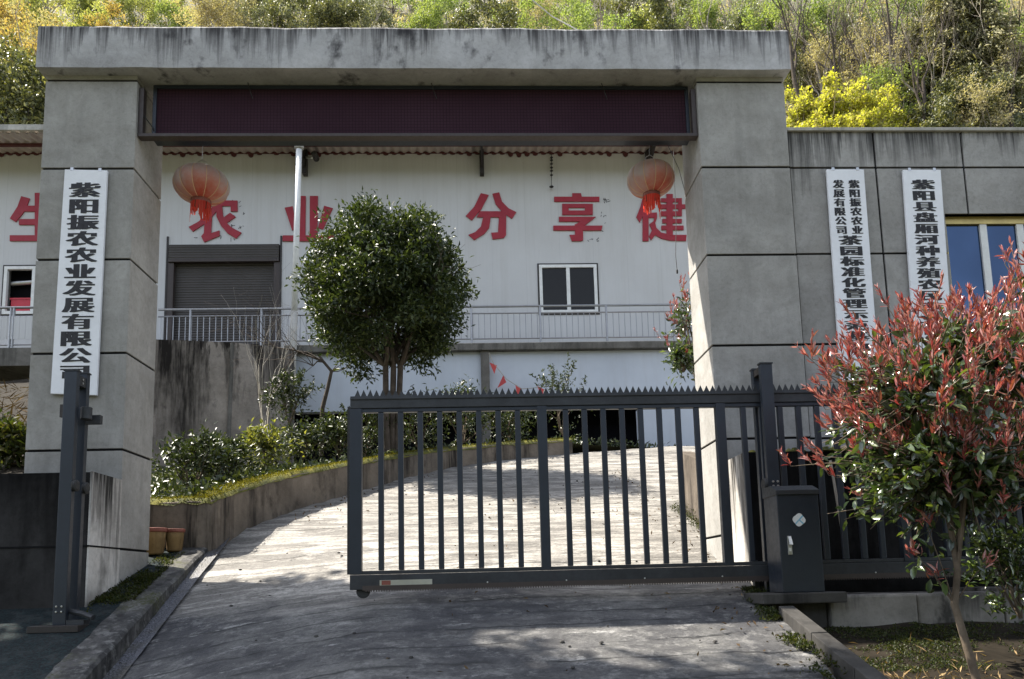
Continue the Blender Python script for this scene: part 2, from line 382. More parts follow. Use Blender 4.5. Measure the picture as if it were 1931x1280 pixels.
def mk_lantern():
    t = NT('lantern_cloth'); p = t.obj(); s = t.sep(p)
    ang = t.math('ARCTAN2', s[1], s[0]); gore = t.math('FLOOR', t.math('MULTIPLY', ang, 12/(2*math.pi)))
    wn_ = t.n.new('ShaderNodeTexWhiteNoise'); wn_.noise_dimensions = '1D'; t.l.new(gore, wn_.inputs['W'])
    n = t.noise(p, 5, 5, .7)
    f = t.math('ADD', t.math('MULTIPLY', s[2], 2.0), t.math('ADD', t.range(n, .3, .7, .34, .72), t.range(wn_.outputs[0], 0, 1, -.15, .38)))
    c = t.ramp(f, [(.0, (.50, .10, .06)), (.22, (.52, .22, .16)), (.45, (.50, .33, .29)), (.7, (.46, .42, .40))])
    t.done(c, .55)
    tr = t.n.new('ShaderNodeBsdfTranslucent'); t.l.new(c, tr.inputs[0])
    mx = t.n.new('ShaderNodeMixShader'); mx.inputs[0].default_value = .5
    t.l.new(t.p.outputs[0], mx.inputs[1]); t.l.new(tr.outputs[0], mx.inputs[2]); t.l.new(mx.outputs[0], t.out.inputs[0])
    return t.m
M['lantern'] = mk_lantern()
M['lantred'] = leafmat('lantern_fringe_red', [(.55, .06, .04), (.6, .12, .08)], .6, .6, 1.0, .1, .2, (1.2, .8, .7))
M['pot'] = concrete('pot_yellow', (.26, .17, .075), (.10, .065, .03), None, 1, .5, .2, 9)
M['potrim'] = plain('pot_rim_red', (.20, .06, .04), .6)
M['flag'] = leafmat('flag_red', [(.5, .06, .06), (.6, .12, .12)], .35, .6, 1.0, .1, .2, (1.1, .9, .9))
# leaves
M['osm'] = leafmat('osmanthus_leaf', [(.016, .028, .012), (.03, .048, .017), (.05, .072, .024), (.085, .11, .035)], .2, .44, 1.5, .35, .32)
M['shrub'] = leafmat('shrub_leaf', [(.016, .028, .012), (.03, .045, .015), (.05, .07, .02), (.09, .11, .03)], .14, .42, 1.5, .3, .5)
M['yg'] = leafmat('shrub_yellowgreen', [(.05, .07, .02), (.11, .13, .03), (.20, .21, .05), (.26, .25, .08)], .4, .4, 1.2, .3, .5)
M['photg'] = leafmat('photinia_green', [(.018, .034, .014), (.03, .055, .02), (.05, .085, .02), (.12, .16, .03)], .22, .26, 1.5, .15, .8)
M['photr'] = leafmat('photinia_red', [(.17, .032, .036), (.29, .068, .075), (.32, .10, .088), (.23, .10, .05), (.48, .26, .26), (.37, .15, .15)], .35, .22, 1.0, .1, .6, (1.25, .85, .7))
M['hy'] = leafmat('hill_yellowgreen', [(0.21, 0.23, 0.1), (0.31, 0.34, 0.14), (0.42, 0.43, 0.2), (0.26, 0.31, 0.13)], .42, .6, 1.2, .2, .3)
M['hl'] = leafmat('hill_lightgreen', [(0.14, 0.19, 0.07), (0.23, 0.3, 0.11), (0.33, 0.4, 0.18)], .42, .6, 1.2, .2, .3)
M['hd'] = leafmat('hill_darkgreen', [(0.04, 0.05, 0.025), (0.09, 0.105, 0.045), (0.18, 0.19, 0.08), (0.3, 0.3, 0.16)], .22, .45, 1.3, .3, .5)
M['ht'] = leafmat('hill_tan', [(0.3, 0.27, 0.19), (0.48, 0.42, 0.3), (0.58, 0.52, 0.38), (0.44, 0.42, 0.28)], .35, .7, 1.1, .2, .2)
M['ho'] = leafmat('hill_orange', [(0.3, 0.21, 0.1), (0.42, 0.32, 0.15), (0.4, 0.36, 0.16)], .4, .7, 1.1, .2, .2)
M['hb'] = leafmat('hill_brightyellow', [(0.3, 0.3, 0.05), (0.44, 0.46, 0.06), (0.56, 0.56, 0.1), (0.34, 0.3, 0.17), (0.2, 0.21, 0.07)], .45, .6, 1.2, .1, .3)
M['hc'] = leafmat('hill_conifer', [(0.045, 0.055, 0.03), (0.15, 0.15, 0.08), (0.3, 0.29, 0.16), (0.42, 0.39, 0.24)], .25, .6, 1.2, .35, .3)
M['hg'] = leafmat('hill_greyleaf', [(0.12, 0.14, 0.09), (0.26, 0.28, 0.18), (0.42, 0.43, 0.32)], .25, .5, 1.1, .3, .6)
M['mossleaf'] = leafmat('moss_tuft', [(.04, .045, .012), (.11, .105, .016), (.2, .175, .025)], .4, .8, 1.2, .2, .1)
M['litter'] = leafmat('dry_litter', [(.16, .10, .05), (.30, .21, .11), (.4, .3, .16)], .2, .8, 1.0, .2, .2)
M['banklitter'] = leafmat('bank_litter', [(.06, .04, .025), (.13, .09, .055), (.2, .15, .1)], .1, .9, 1.0, .2, .1)
M['grass'] = leafmat('grass_blade', [(.012, .02, .006), (.03, .045, .01), (.06, .07, .015), (.035, .03, .015)], .35, .5, 1.3, .2, .3)

# ------------------------------------------------------------------ foliage helpers
def unit(a): return a/np.maximum(np.linalg.norm(a, axis=-1, keepdims=True), 1e-9)
def leaves(C, D, N, L, W, fold=.25):
    """diamond leaves: C base points, D directions, N rough face normals; returns verts, tris"""
    n = len(C); D = unit(D); S = unit(np.cross(D, N)); Nn = np.cross(S, D)
    L = np.broadcast_to(L, (n,))[:, None]; W = np.broadcast_to(W, (n,))[:, None]
    V = np.empty((n, 4, 3)); V[:, 0] = C; mid = C+D*L*.45
    V[:, 1] = mid+S*W*.5+Nn*W*fold; V[:, 3] = mid-S*W*.5+Nn*W*fold; V[:, 2] = C+D*L-Nn*L*.08
    i = np.arange(n)[:, None]*4
    T = np.concatenate([i+np.array([[0, 2, 1]]), i+np.array([[0, 3, 2]])], 1).reshape(-1, 3)
    return V.reshape(-1, 3), T
def rdir(n, rng, up=0.0):
    d = rng.normal(size=(n, 3)); d[:, 2] += up; return unit(d)
def crown(rng, c, rad, nclump, per, L, W, sig=.16, up=.1, hollow=.55, flat=0.0, zmin=None):
    c = np.array(c); rad = np.array(rad)
    u = rdir(nclump, rng); r = hollow+(1-hollow)*rng.random(nclump)**.6
    lump = 1+.13*np.sin(u[:, 0]*5+c[0])*np.cos(u[:, 1]*4+c[1])+.08*np.sin(u[:, 2]*7)
    K = c+u*rad*(r*lump)[:, None]
    P = np.repeat(K, per, 0)+rng.normal(size=(nclump*per, 3))*sig*np.array([1, 1, .8])
    if zmin is not None: P = P[P[:, 2] > zmin]
    n = len(P); out = unit((P-c)/rad)
    D = unit(out*.6+rdir(n, rng)*.8+np.array([0, 0, up])); Nn = unit(out*.5+rdir(n, rng)*.6+np.array([0, 0, .7]))
    return leaves(P, D, Nn, L*(.6+.8*rng.random(n)), W*(.7+.6*rng.random(n)))
def grow(rng, p, d, length, r, depth, segs, spread=.6, nb=3, ratio=.68, up=.12, jit=.16, tips=None):
    """recursive branches -> list of (points, radii)"""
    k = 5 if depth > 0 else 4; pts = [p.copy()]; dd = d.copy()
    for i in range(k):
        dd = unit(dd+rng.normal(size=3)*jit+np.array([0, 0, up])); pts.append(pts[-1]+dd*length/k)
    segs.append((pts, [r*(1-.5*i/k) for i in range(k+1)]))
    if tips is not None and depth == 0: tips.append((pts[-1], dd, pts))
    if depth > 0:
        for b in range(nb):
            i = rng.integers(2, k+1) if b else k
            q = unit(dd+rng.normal(size=3)*spread)
            grow(rng, pts[i], q, length*ratio*(.75+.5*rng.random()), r*(1-.5*i/k)*.68, depth-1, segs, spread, nb, ratio, up, jit, tips)
def segs_mb(segs, n=6):
    mb = MB()
    for pts, rs in segs:
        mb.tube(pts, [max(.0015, x) for x in rs], n if rs[0] > .02 else (4 if rs[0] > .006 else 3), cap=False)
    return mb
def copy_thing(src, loc, rz=0, sc=1.0, label=None):
    r = src.copy(); COL.objects.link(r); r.location = loc; r.rotation_euler = (0, 0, rz)
    r.scale = (sc, sc, sc) if not isinstance(sc, tuple) else sc
    if label: r['label'] = label
    for ch in src.children:
        c = ch.copy(); COL.objects.link(c); c.parent = r
    return r

# ================================================================== SETTING
def zp(Y): return -.129+.32*(Y-6.43)            # apron left of the drive
def onapron(x, y):
    d = ray(x, y); Y = (-.129-.32*6.43)/(d.z/d.y-.32); return d*(Y/d.y)
kt = [onapron(*p) for p in [(398,1025),(353,1068),(286,1136),(218,1210),(155,1280)]]
kt = [Vector((kt[0].x-.06, kt[0].y+.45, zp(kt[0].y+.45)))]+kt+[kt[-1]+(kt[-1]-kt[-2])*2.2]
kb = [Vector((p.x+.02, p.y-.01, p.z-h)) for p, h in zip(kt, (.06,.09,.13,.18,.20,.205,.21))]
lx = [(p.y, p.x) for p in reversed(kb[1:])]+[(8.14,-2.79),(8.8,-2.72),(9.4,-2.6),(10.3,-2.33),(11.07,-1.94),(12.1,-1.455),(13.6,-.695),(14.65,.476),(15.5,1.93),(16.2,3.6),(17.2,5.4),(19.1,6.0)]
def zleft(y): return float(np.interp(y, [p.y for p in reversed(kb[1:])]+[9.0], [zr(p.y)-p.z for p in reversed(kb[1:])]+[0]))
rx = [(2.0,1.6),(4.3,1.9),(5.65,2.1),(6.4,2.2),(7.5,2.36),(9.5,2.6),(9.7,9),(19.1,9.5)]
def interp(tab, y):
    ys = [a for a, b in tab]; xs = [b for a, b in tab]; return float(np.interp(y, ys, xs))
ys = np.linspace(2.0, 19.0, 240); nx = 60
V = []
for y in ys:
    a, b = interp(lx, y)-.06, interp(rx, y)+.06
    for i in range(nx):
        x = a+(b-a)*i/(nx-1)
        z = zr(y)-(zleft(y)-.02)*max(0, min(1, (-.6-x)/(-.6-a)))**1.4*(1 if y < 9 else 0)+.007*mnoise.noise(Vector((x*1.3, y*2.5, 0)))+.006*math.sin((y-.05*x+.1*mnoise.noise(Vector((x*.6, y, 3))))*2*math.pi/.36)+.010*mnoise.noise(Vector((x*.35, y*1.1, 5)))
        V.append((x, y, z))
q = np.array([(j*nx+i, j*nx+i+1, (j+1)*nx+i+1, (j+1)*nx+i) for j in range(len(ys)-1) for i in range(nx-1)])
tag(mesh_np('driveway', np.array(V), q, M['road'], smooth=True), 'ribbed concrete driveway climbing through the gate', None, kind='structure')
# earth under everything
V = []; gx = np.linspace(-70, 70, 71); gy = np.concatenate([np.linspace(-30, 29, 60)])
for y in gy:
    for x in gx:
        z = (zr(y) if y > 0 else -1.6)-.35
        V.append((x, y, z))
q = np.array([(j*71+i, j*71+i+1, (j+1)*71+i+1, (j+1)*71+i) for j in range(len(gy)-1) for i in range(70)])
tag(mesh_np('ground', np.array(V), q, M['ground'], smooth=True), 'bare earth around the gate', None, kind='structure')
def hz(x, y): return 10+1.1*(y-29)+2.2*mnoise.noise(Vector((x*.06, y*.06, 1)))+.8*mnoise.noise(Vector((x*.2, y*.2, 4)))
V = []; gx = np.linspace(-120, 120, 121); gy = np.linspace(27, 160, 80)
for y in gy:
    for x in gx: V.append((x, y, hz(x, y) if y > 28 else 2.5))
q = np.array([(j*121+i, j*121+i+1, (j+1)*121+i+1, (j+1)*121+i) for j in range(len(gy)-1) for i in range(120)])
tag(mesh_np('hillside', np.array(V), q, M['hill'], smooth=True), 'steep wooded hillside behind the building', None, kind='structure')

V = []; gx2 = np.linspace(-260, 260, 53); gy2 = np.linspace(-40, -200, 22)
for y in gy2:
    for x in gx2: V.append((x, y, -6+.42*(-40-y)+9*mnoise.noise(Vector((x*.02, y*.02, 9)))+4*mnoise.noise(Vector((x*.07, y*.07, 9)))))
q = np.array([(j*53+i, j*53+i+1, (j+1)*53+i+1, (j+1)*53+i) for j in range(21) for i in range(52)])
tag(mesh_np('hillside_opposite', np.array(V), q, M['hillfar'], smooth=True), 'wooded slope across the valley', None, kind='structure')
# left platform (concrete apron) with its kerb face, and the gutter below it
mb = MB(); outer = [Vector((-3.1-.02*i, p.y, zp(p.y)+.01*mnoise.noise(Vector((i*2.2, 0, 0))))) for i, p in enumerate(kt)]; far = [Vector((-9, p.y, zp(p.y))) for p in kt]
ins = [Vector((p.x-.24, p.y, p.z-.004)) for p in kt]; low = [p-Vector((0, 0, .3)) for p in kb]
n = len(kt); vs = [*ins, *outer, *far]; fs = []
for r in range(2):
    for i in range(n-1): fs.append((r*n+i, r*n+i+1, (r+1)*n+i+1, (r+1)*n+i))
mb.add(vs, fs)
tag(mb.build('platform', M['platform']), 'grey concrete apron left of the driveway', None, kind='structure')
mb = MB(); vs = []; m_ = 40; fine = []
for i in range(n-1):
    for k in range(m_): fine.append(tuple(a.lerp(b, k/m_) for a, b in ((low[i], low[i+1]), (kt[i], kt[i+1]), (ins[i], ins[i+1]))))
for l_, t_, i_ in fine:
    w_ = .012*mnoise.noise(t_*3)+.006*mnoise.noise(t_*14)
    vs += [l_, Vector((t_.x+.005+w_, t_.y, t_.z-.02)), Vector((t_.x-.02+w_, t_.y, t_.z+.006*mnoise.noise(t_*9))), Vector((i_.x+2*w_, i_.y, i_.z+.008)), Vector((i_.x+2*w_-.01, i_.y, i_.z-.06))]
mb.add(vs, [(5*i+j, 5*i+j+1, 5*i+5+j+1, 5*i+5+j) for i in range(len(fine)-1) for j in range(4)])
tag(mb.build('kerb_left', M['kerbmoss']), 'mossy worn concrete kerb edging the apron on the left', None, kind='structure')
mb = MB(); vs = []
for p in kb:
    for dx in (-.02, .05, .13): vs.append((p.x+dx*1.0, p.y, p.z+.05+dx*.16-(.012 if dx == .05 else 0)))
mb.add(vs, [(3*i+j, 3*i+j+1, 3*i+j+4, 3*i+j+3) for i in range(len(kb)-1) for j in range(2)])
tag(mb.build('gutter', M['gutter']), 'narrow gravelly gutter along the left kerb', None, kind='structure')
# planting bed right, sheet
V = []; nxx = 40
for j, y in enumerate(np.linspace(2.0, 5.76, 30)):
    for i, x in enumerate(np.linspace(interp(rx, y)+.06, 8, nxx)):
        z = -.43+.21*(y-5.6)+.03*mnoise.noise(Vector((x*3, y*3, 0)))+.02*mnoise.noise(Vector((x*9, y*9, 0)))
        V.append((x, y, z))
q = np.array([(j*nxx+i, j*nxx+i+1, (j+1)*nxx+i+1, (j+1)*nxx+i) for j in range(29) for i in range(nxx-1)])
tag(mesh_np('soil_bed', np.array(V), q, M['soil'], smooth=True), 'dark planting bed right of the driveway', None, kind='structure')
# right kerb
a0, a1 = ag(1467, 1165), ag(1600, 1280); d = (a1-a0); a2 = a1+d*1.0
mb = MB()
for p, q_ in ((a0, a0+d*.52), (a0+d*.527, a1+d*.05), (a1+d*.057, a2)):
    jz = random.uniform(-.006, .006)
    w = Vector((.115, .02, 0)); up = Vector((.01, 0, .085+jz)); dn = Vector((0, 0, -.25))
    mb.add([p+dn, p+w+dn, p+w+up, p+up, q_+dn, q_+w+dn, q_+w+up, q_+up], [(0,1,2,3),(4,7,6,5),(0,3,7,4),(1,5,6,2),(3,2,6,7)])
tag(mb.build('kerb', M['kerb'], bevel=.006), 'worn concrete kerb beside the planting bed', None, kind='structure')

# ================================================================== GATEWAY (pillars and beam)
XL0, XL1, XR0, XR1 = -4.083, -3.22, 2.232, 3.113
YF, YB = 7.0, 7.62
ZL = [4.878-.902*k for k in range(5)]+[.372]
gw = thing('gateway', 'tall grey concrete gateway with two pillars under a stained flat beam', 'gateway', (0, 7.3, 0))
def grooved_pillar(x0, x1, zb):
    """panels separated by black grooves"""
    zs = [zb]+sorted(ZL)+[4.93]; g = .011
    mb = MB(); gr = MB()
    mb2 = []
    for a, b in zip(zs[:-1], zs[1:]):
        if b-a < .03: continue
        lo = a+(g if a != zb else 0); hi = b-(g if b != 4.93 else 0)
        mb.box(x0, x1, YF, YB, lo, hi)
    gr.box(x0+.014, x1-.014, YF+.014, YB-.014, zb, 4.929)
    p = mb.build('pillar', M['pillar'], gw, bevel=.004)
    gr.build('groove', M['groove'], p).location = (0, 0, 0)
    return p
p1 = grooved_pillar(XL0, XL1, -.3); p2 = grooved_pillar(XR0, XR1, -.3)
for p in (p1, p2):
    for c in p.children: c.matrix_parent_inverse = Matrix.Identity(4)
# child of child: groove verts were built relative to pillar base (0,0,0) of part; fix offset from gateway base
for p in (p1, p2):
    for c in p.children: c.location = -gw.location
# beam with slightly wavy top
mb = MB(); nb = 120; BX0, BX1, BY0, BY1 = -4.115, 3.145, 6.88, 7.86
ring = []
for i in range(nb+1):
    x = BX0+(BX1-BX0)*i/nb; zt = 5.375+.012*mnoise.noise(Vector((x*1.5, 0, 0)))+.006*mnoise.noise(Vector((x*7, 0, 0))); zb = 4.93+.006*mnoise.noise(Vector((x*3, 5, 0)))
    yf = BY0+.006*mnoise.noise(Vector((x*2, 9, 0)))
    ring.append([(x, yf, zb), (x, yf+.004, zt-.03), (x, yf+.03, zt), (x, BY1, zt), (x, BY1, zb)])
vs = [v for r in ring for v in r]
fs = [(5*i+j, 5*i+(j+1) % 5, 5*(i+1)+(j+1) % 5, 5*(i+1)+j) for i in range(nb) for j in range(5)]+[(0,1,2,3,4), tuple(5*nb+j for j in (4,3,2,1,0))]
mb.add(vs, fs); mb.build('beam', M['beam'], gw)

# left low wall in front of pillar
t = thing('low_wall', 'blackened low concrete wall with a pale end face below the left pillar', 'wall', (-5, 6.7, -.2))
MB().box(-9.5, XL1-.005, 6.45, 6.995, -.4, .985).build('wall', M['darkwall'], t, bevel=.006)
MB().box(XL1-.004, XL1+.012, 6.452, 6.993, -.35, .99).build('end_face', M['paleend'], t)
mb = MB(); mb.box(-9.5, XL1+.0135, 6.444, 6.46, .365, .38); mb.box(XL1-.006, XL1+.0145, 6.46, 6.99, .365, .38); mb.build('groove', M['groove'], t)
t = thing('low_wall', 'blackened low concrete wall behind the sliding gate below the gatehouse', 'wall', (5, 6.7, -.2))
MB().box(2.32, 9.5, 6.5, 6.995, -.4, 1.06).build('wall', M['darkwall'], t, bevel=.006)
MB().box(2.303, 2.319, 6.502, 6.993, -.35, 1.062).build('end_face', M['paleend'], t)
mb = MB()
for i in range(70):
    x = 2.35+random.random()*4; mb.lathe((x, 6.5+random.random()*.1, 1.06), [(.0, -.01), (.03+.03*random.random(), 0), (.02, .02+.02*random.random()), (0, .035)], 6)
mb.build('moss_cap', M['moss'], t)

# ================================================================== GATEHOUSE (right wing)
gh = thing('gatehouse', 'grey panelled gatehouse wall with a gold framed blue window right of the gateway', 'building', (5, 7.3, -.2))
GY = 7.05; GX0, GX1 = 3.118, 9.5; GT = 4.375; wz0, wz1 = 2.22, 3.51; wx0, wx1 = 4.66, 7.6
vx = [4.005, 4.905, 5.805, 6.705, 7.605, 8.505]; hzs = [3.996, 3.10, 2.19, 1.27]
xs = [GX0]+vx+[GX1]; zs = [-.3]+sorted(hzs)+[GT]; g = .011
mb = MB()
for a, b in zip(xs[:-1], xs[1:]):
    for c, d in zip(zs[:-1], zs[1:]):
        x0, x1, z0, z1 = a+(g if a != GX0 else .022), b-g, c+g, d-(g if d != GT else 0)
        # cut out window
        if x1 <= wx0 or x0 >= wx1 or z1 <= wz0 or z0 >= wz1: mb.box(x0, x1, GY, GY+.06, z0, z1); continue
        if x0 < wx0: mb.box(x0, wx0, GY, GY+.06, z0, z1)
        if x1 > wx1: mb.box(wx1, x1, GY, GY+.06, z0, z1)
        xa, xb = max(x0, wx0), min(x1, wx1)
        if z1 > wz1: mb.box(xa, xb, GY, GY+.06, wz1, z1)
        if z0 < wz0: mb.box(xa, xb, GY, GY+.06, z0, wz0)
mb.build('wall', M['wing'], gh)
mb = MB(); mb.box(GX0+.001, wx0, GY+.016, GY+.2, -.3, GT-.002); mb.box(wx1, GX1, GY+.016, GY+.2, -.3, GT-.002); mb.box(wx0, wx1, GY+.016, GY+.2, wz1, GT-.002); mb.box(wx0, wx1, GY+.016, GY+.2, -.3, wz0)
mb.build('groove', M['groove'], gh)
mb = MB(); mb.box(GX0+.002, GX1, 9.5, 9.7, -.3, GT-.003); mb.box(GX1-.2, GX1, GY+.21, 9.5, -.3, GT-.003); mb.box(GX0+.002, GX0+.15, GY+.21, 9.5, -.3, GT-.003); mb.build('rear_wall', M['pillar'], gh)
MB().box(GX0+.001, GX1+.05, GY-.03, 9.75, GT, GT+.035).build('coping', M['coping'], gh, bevel=.006)
w = MB(); w.box(wx0, wx1, GY+.07, GY+.15, wz1-.075, wz1); w.box(wx0, wx1, GY+.07, GY+.15, wz0, wz0+.06)
for x in (wx0, wx1-.05): w.box(x, x+.05, GY+.072, GY+.148, wz0+.06, wz1-.075)
wf = w.build('window', M['gold'], gh)
z0_, z1_ = wz0+.062, wz1-.077
w = MB()
for x in (5.06, 5.44, 6.0): w.box(x, x+.07, GY+.078, GY+.142, z0_, z1_)
w.box(5.56, 5.62, GY+.078, GY+.142, z0_, z1_)
o = w.build('mullion', M['whitemetal'], wf); o.location = -gh.location
o = MB().box(wx0+.05, wx1-.05, GY+.10, GY+.108, z0_, z1_).build('pane', M['glassblue'], wf); o.location = -gh.location
o = MB().box(wx0-.1, wx1+.1, GY+.21, GY+.25, wz0-.1, wz1+.1).build('dark_backing', M['black'], gh)

# ================================================================== LED screen
led = thing('led_screen', 'long dark maroon LED board hung under the gateway beam', 'screen', (-.45, 7.15, 4.2))
LX0, LX1, LZ0, LZ1 = at(291,160,7.14).x, at(1296,160,7.14).x, at(800,262,7.14).z, 4.915
mb = MB(); fw = .035
mb.box(LX0, LX1, 7.12, 7.26, LZ0, LZ0+fw); mb.box(LX0, LX1, 7.12, 7.26, LZ1-fw, LZ1)
mb.box(LX0, LX0+fw, 7.12, 7.26, LZ0+fw, LZ1-fw); mb.box(LX1-fw, LX1, 7.12, 7.26, LZ0+fw, LZ1-fw)
mb.build('frame', M['slate'], led, bevel=.003)
MB().box(LX0+fw, LX1-fw, 7.135, 7.24, LZ0+fw, LZ1-fw).build('display_panel', M['led'], led)
mb = MB()
mb.box(XL1+.004, XR0-.004, 7.03, 7.115, LZ0-.036, LZ0-.004)
for x in (XL1+.004, XR0-.05): mb.box(x, x+.046, 7.035, 7.10, LZ0-.003, 4.83)
mb.build('support_bar', M['brownmetal'], led, bevel=.003)
for x0_ in (-2.2, -.4, 1.3):
    mb = MB(); mb.tube([(x0_, 7.10, 4.93), (x0_+.02, 7.09, 4.85), (x0_+.05, 7.10, 4.76)], .004, 4); mb.build('loose_wire', M['rubber'], led)
mb = MB(); mb.tube([(XL1+.05, 7.05, 4.55), (XL1+.12, 7.1, 4.45), (LX0+.02, 7.13, 4.42)], .005, 4)
mb.build('loose_wire', M['rubber'], led)

# ================================================================== name boards
def glyph(ch, bold_x=.035, off=.0):
    """outline triangles of one character in unit box (from Blender's own text object)"""
    cu = bpy.data.curves.new('glyph', 'FONT'); cu.body = ch; cu.size = 1; cu.offset = off; cu.resolution_u = 3
    o = bpy.data.objects.new('glyph', cu); COL.objects.link(o)
    dg = bpy.context.evaluated_depsgraph_get(); dg.update(); me = o.evaluated_get(dg).to_mesh()
    V = np.array([v.co[:] for v in me.vertices]); Fs = [tuple(p.vertices) for p in me.polygons]
    bpy.data.objects.remove(o); bpy.data.curves.remove(cu)
    if len(V) == 0: return V, Fs
    lo, hi = V.min(0), V.max(0); V = V-np.array([(lo[0]+hi[0])/2, .38, 0])
    return V, Fs
GC = {}
def put_text(mb, ch, cx, cz, w, h, y, shear=0.0, bold=.06):
    if ch not in GC: GC[ch] = glyph(ch)
    V, Fs = GC[ch]
    if len(V) == 0: return
    k = 0
    for dx in (-bold, -bold*.33, bold*.33, bold):
        for dz in (-.008, .008):
            mb.add([(cx+(v[0]+dx)*w+shear*(v[1])*h, y-k*.00025, cz+(v[1]+dz)*h) for v in V], Fs); k += 1
def board(label, tl, tr, bl, br, lines, y):
    """corner points px -> board on plane y"""
    TL, TR, BL, BR = [at(*p, y) for p in (tl, tr, bl, br)]
    cx = (TL.x+BR.x)/2
    t = thing('name_board', label, 'sign board', (cx, y, BL.z))
    th = .028
    mb = MB(); P = [(TL.x, TL.z), (TR.x, TR.z), (BR.x, BR.z), (BL.x, BL.z)]
    mb.prism(P, y, y+th); mb.build('board', M['boardwhite'], t, bevel=.003)
    for f in (.17, .83):
        q_ = TL.lerp(TR, f); MB().box(q_.x-.014, q_.x+.014, y-.002, y+th+.03, q_.z-.012, q_.z+.02).build('clip', M['steel'], t)
    lt = MB()
    for ch, u, v, w, h in lines:            # u across 0..1, v down in metres from the top, w,h metres
        L_ = TL.lerp(BL, v/(TL.z-BL.z)); Rr = TR.lerp(BR, v/(TL.z-BL.z)); c = L_.lerp(Rr, u)
        put_text(lt, ch, c.x, c.z, w, h, y-.0015)
    lt.build('lettering', M['ink'], t)
    return t
def column(txt, u, v0, step, w, h): return [(c, u, v0+i*step, w, h) for i, c in enumerate(txt)]
board('white vertical board with black company name on the left pillar', (122,319), (202,321), (95,742), (182,745),
      column('紫阳振农农业发展有限公司', .5, .20, .1595, .285, .155), 6.955)
L2 = column('紫阳振农农业', .70, .155, .095, .112, .092)+column('发展有限公司', .28, .155, .095, .112, .092)+column('茶园标准化管理示范基地', .5, .735, .107, .23, .104)
b2 = board('white vertical board with two small columns of characters at its top on the gatehouse wall', (1559,319), (1629,319), (1587,726), (1660,726), L2, 7.0)
board('white vertical board beside the gold window with one column of large characters', (1703,320), (1774,320), (1730,730), (1803,730),
      column('紫阳县盘厢河种养殖农民专业合作社', .5, .155, .114, .235, .11), 7.0)

# ================================================================== lanterns
def lantern(c, r, h, label):
    t = thing('lantern', label, 'lantern', c)
    n = 144; mb = MB(); prof = []
    rings = 20; vs = []
    for i in range(rings+1):
        a = -math.pi/2*.86+math.pi*.86*i/rings
        rr = r*(math.cos(a)**.75); z = h*math.sin(a)
        for j in range(n):
            th = 2*math.pi*j/n; g_ = abs(math.sin(th*6)); k = 1-.05*(1-g_)**2
            vs.append((c[0]+rr*k*math.cos(th), c[1]+rr*k*math.sin(th), c[2]+z))
    mb.add(vs, [(i*n+j, i*n+(j+1) % n, (i+1)*n+(j+1) % n, (i+1)*n+j) for i in range(rings) for j in range(n)])
    mb.build('shade', M['lantern'], t, smooth=True)
    mb = MB()
    for k in range(12):
        th = 2*math.pi*(k+.0)/12
        mb.tube([(c[0]+r*.965*math.cos(a)**.75*math.cos(th), c[1]+r*.965*math.cos(a)**.75*math.sin(th), c[2]+h*math.sin(a)) for a in np.linspace(-1.34, 1.34, 14)], .0035, 4)
    mb.build('rib', M['ribgold'], t)
    zt = c[2]+h*.97; zb = c[2]-h*.97; rc = r*.36
    MB().lathe((c[0], c[1], zt), [(rc*.75, -.01), (rc*.8, .0), (rc*.78, .018), (rc*.6, .02)], 24).build('top_cap', M['steel'], t)
    MB().lathe((c[0], c[1], zb), [(rc*.9, .012), (rc, .01), (rc*1.02, -.035), (rc*.9, -.04)], 24).build('bottom_ring', M['potrim'], t)
    mb = MB(); mb.tube([(c[0]-.05, c[1], zt+.01), (c[0]-.045, c[1], zt+.08), (c[0], c[1], zt+.11), (c[0]+.045, c[1], zt+.08), (c[0]+.05, c[1], zt+.01)], .004, 5)
    mb.tube([(c[0], c[1], zt+.11), (c[0]+.01, c[1], 4.93)], .0025, 4); mb.build('wire_handle', M['steel'], t)
    # ragged hanging fringe
    mb = MB(); nn = 46
    for k in range(nn):
        th = 2*math.pi*k/nn; ln = .82*(.17+.05*math.sin(th*3+c[0])+random.uniform(-.03, .03))*(1.25 if 0 < math.sin(th+2.6) else .8)
        if random.random() < .12: continue
        w_ = rc*.085; cx_, cy_ = c[0]+rc*math.cos(th), c[1]+rc*math.sin(th); tx, ty = -math.sin(th), math.cos(th)
        o1 = random.uniform(-.012, .012)
        mb.add([(cx_-tx*w_, cy_-ty*w_, zb-.03), (cx_+tx*w_, cy_+ty*w_, zb-.03), (cx_+tx*w_*.8+o1, cy_+ty*w_*.8, zb-.03-ln), (cx_-tx*w_*.8+o1, cy_-ty*w_*.8, zb-.03-ln)], [(0,1,2,3)])
    mb.build('fringe', M['lantred'], t)
cl = at(380, 349, 7.56); lantern(tuple(cl), .275, .175, 'round faded pink lantern with a whitened panel hanging beside the left pillar')
cr_ = at(1227, 338, 7.56); lantern(tuple(cr_), .25, .17, 'round pink-orange ribbed lantern hanging beside the right pillar')

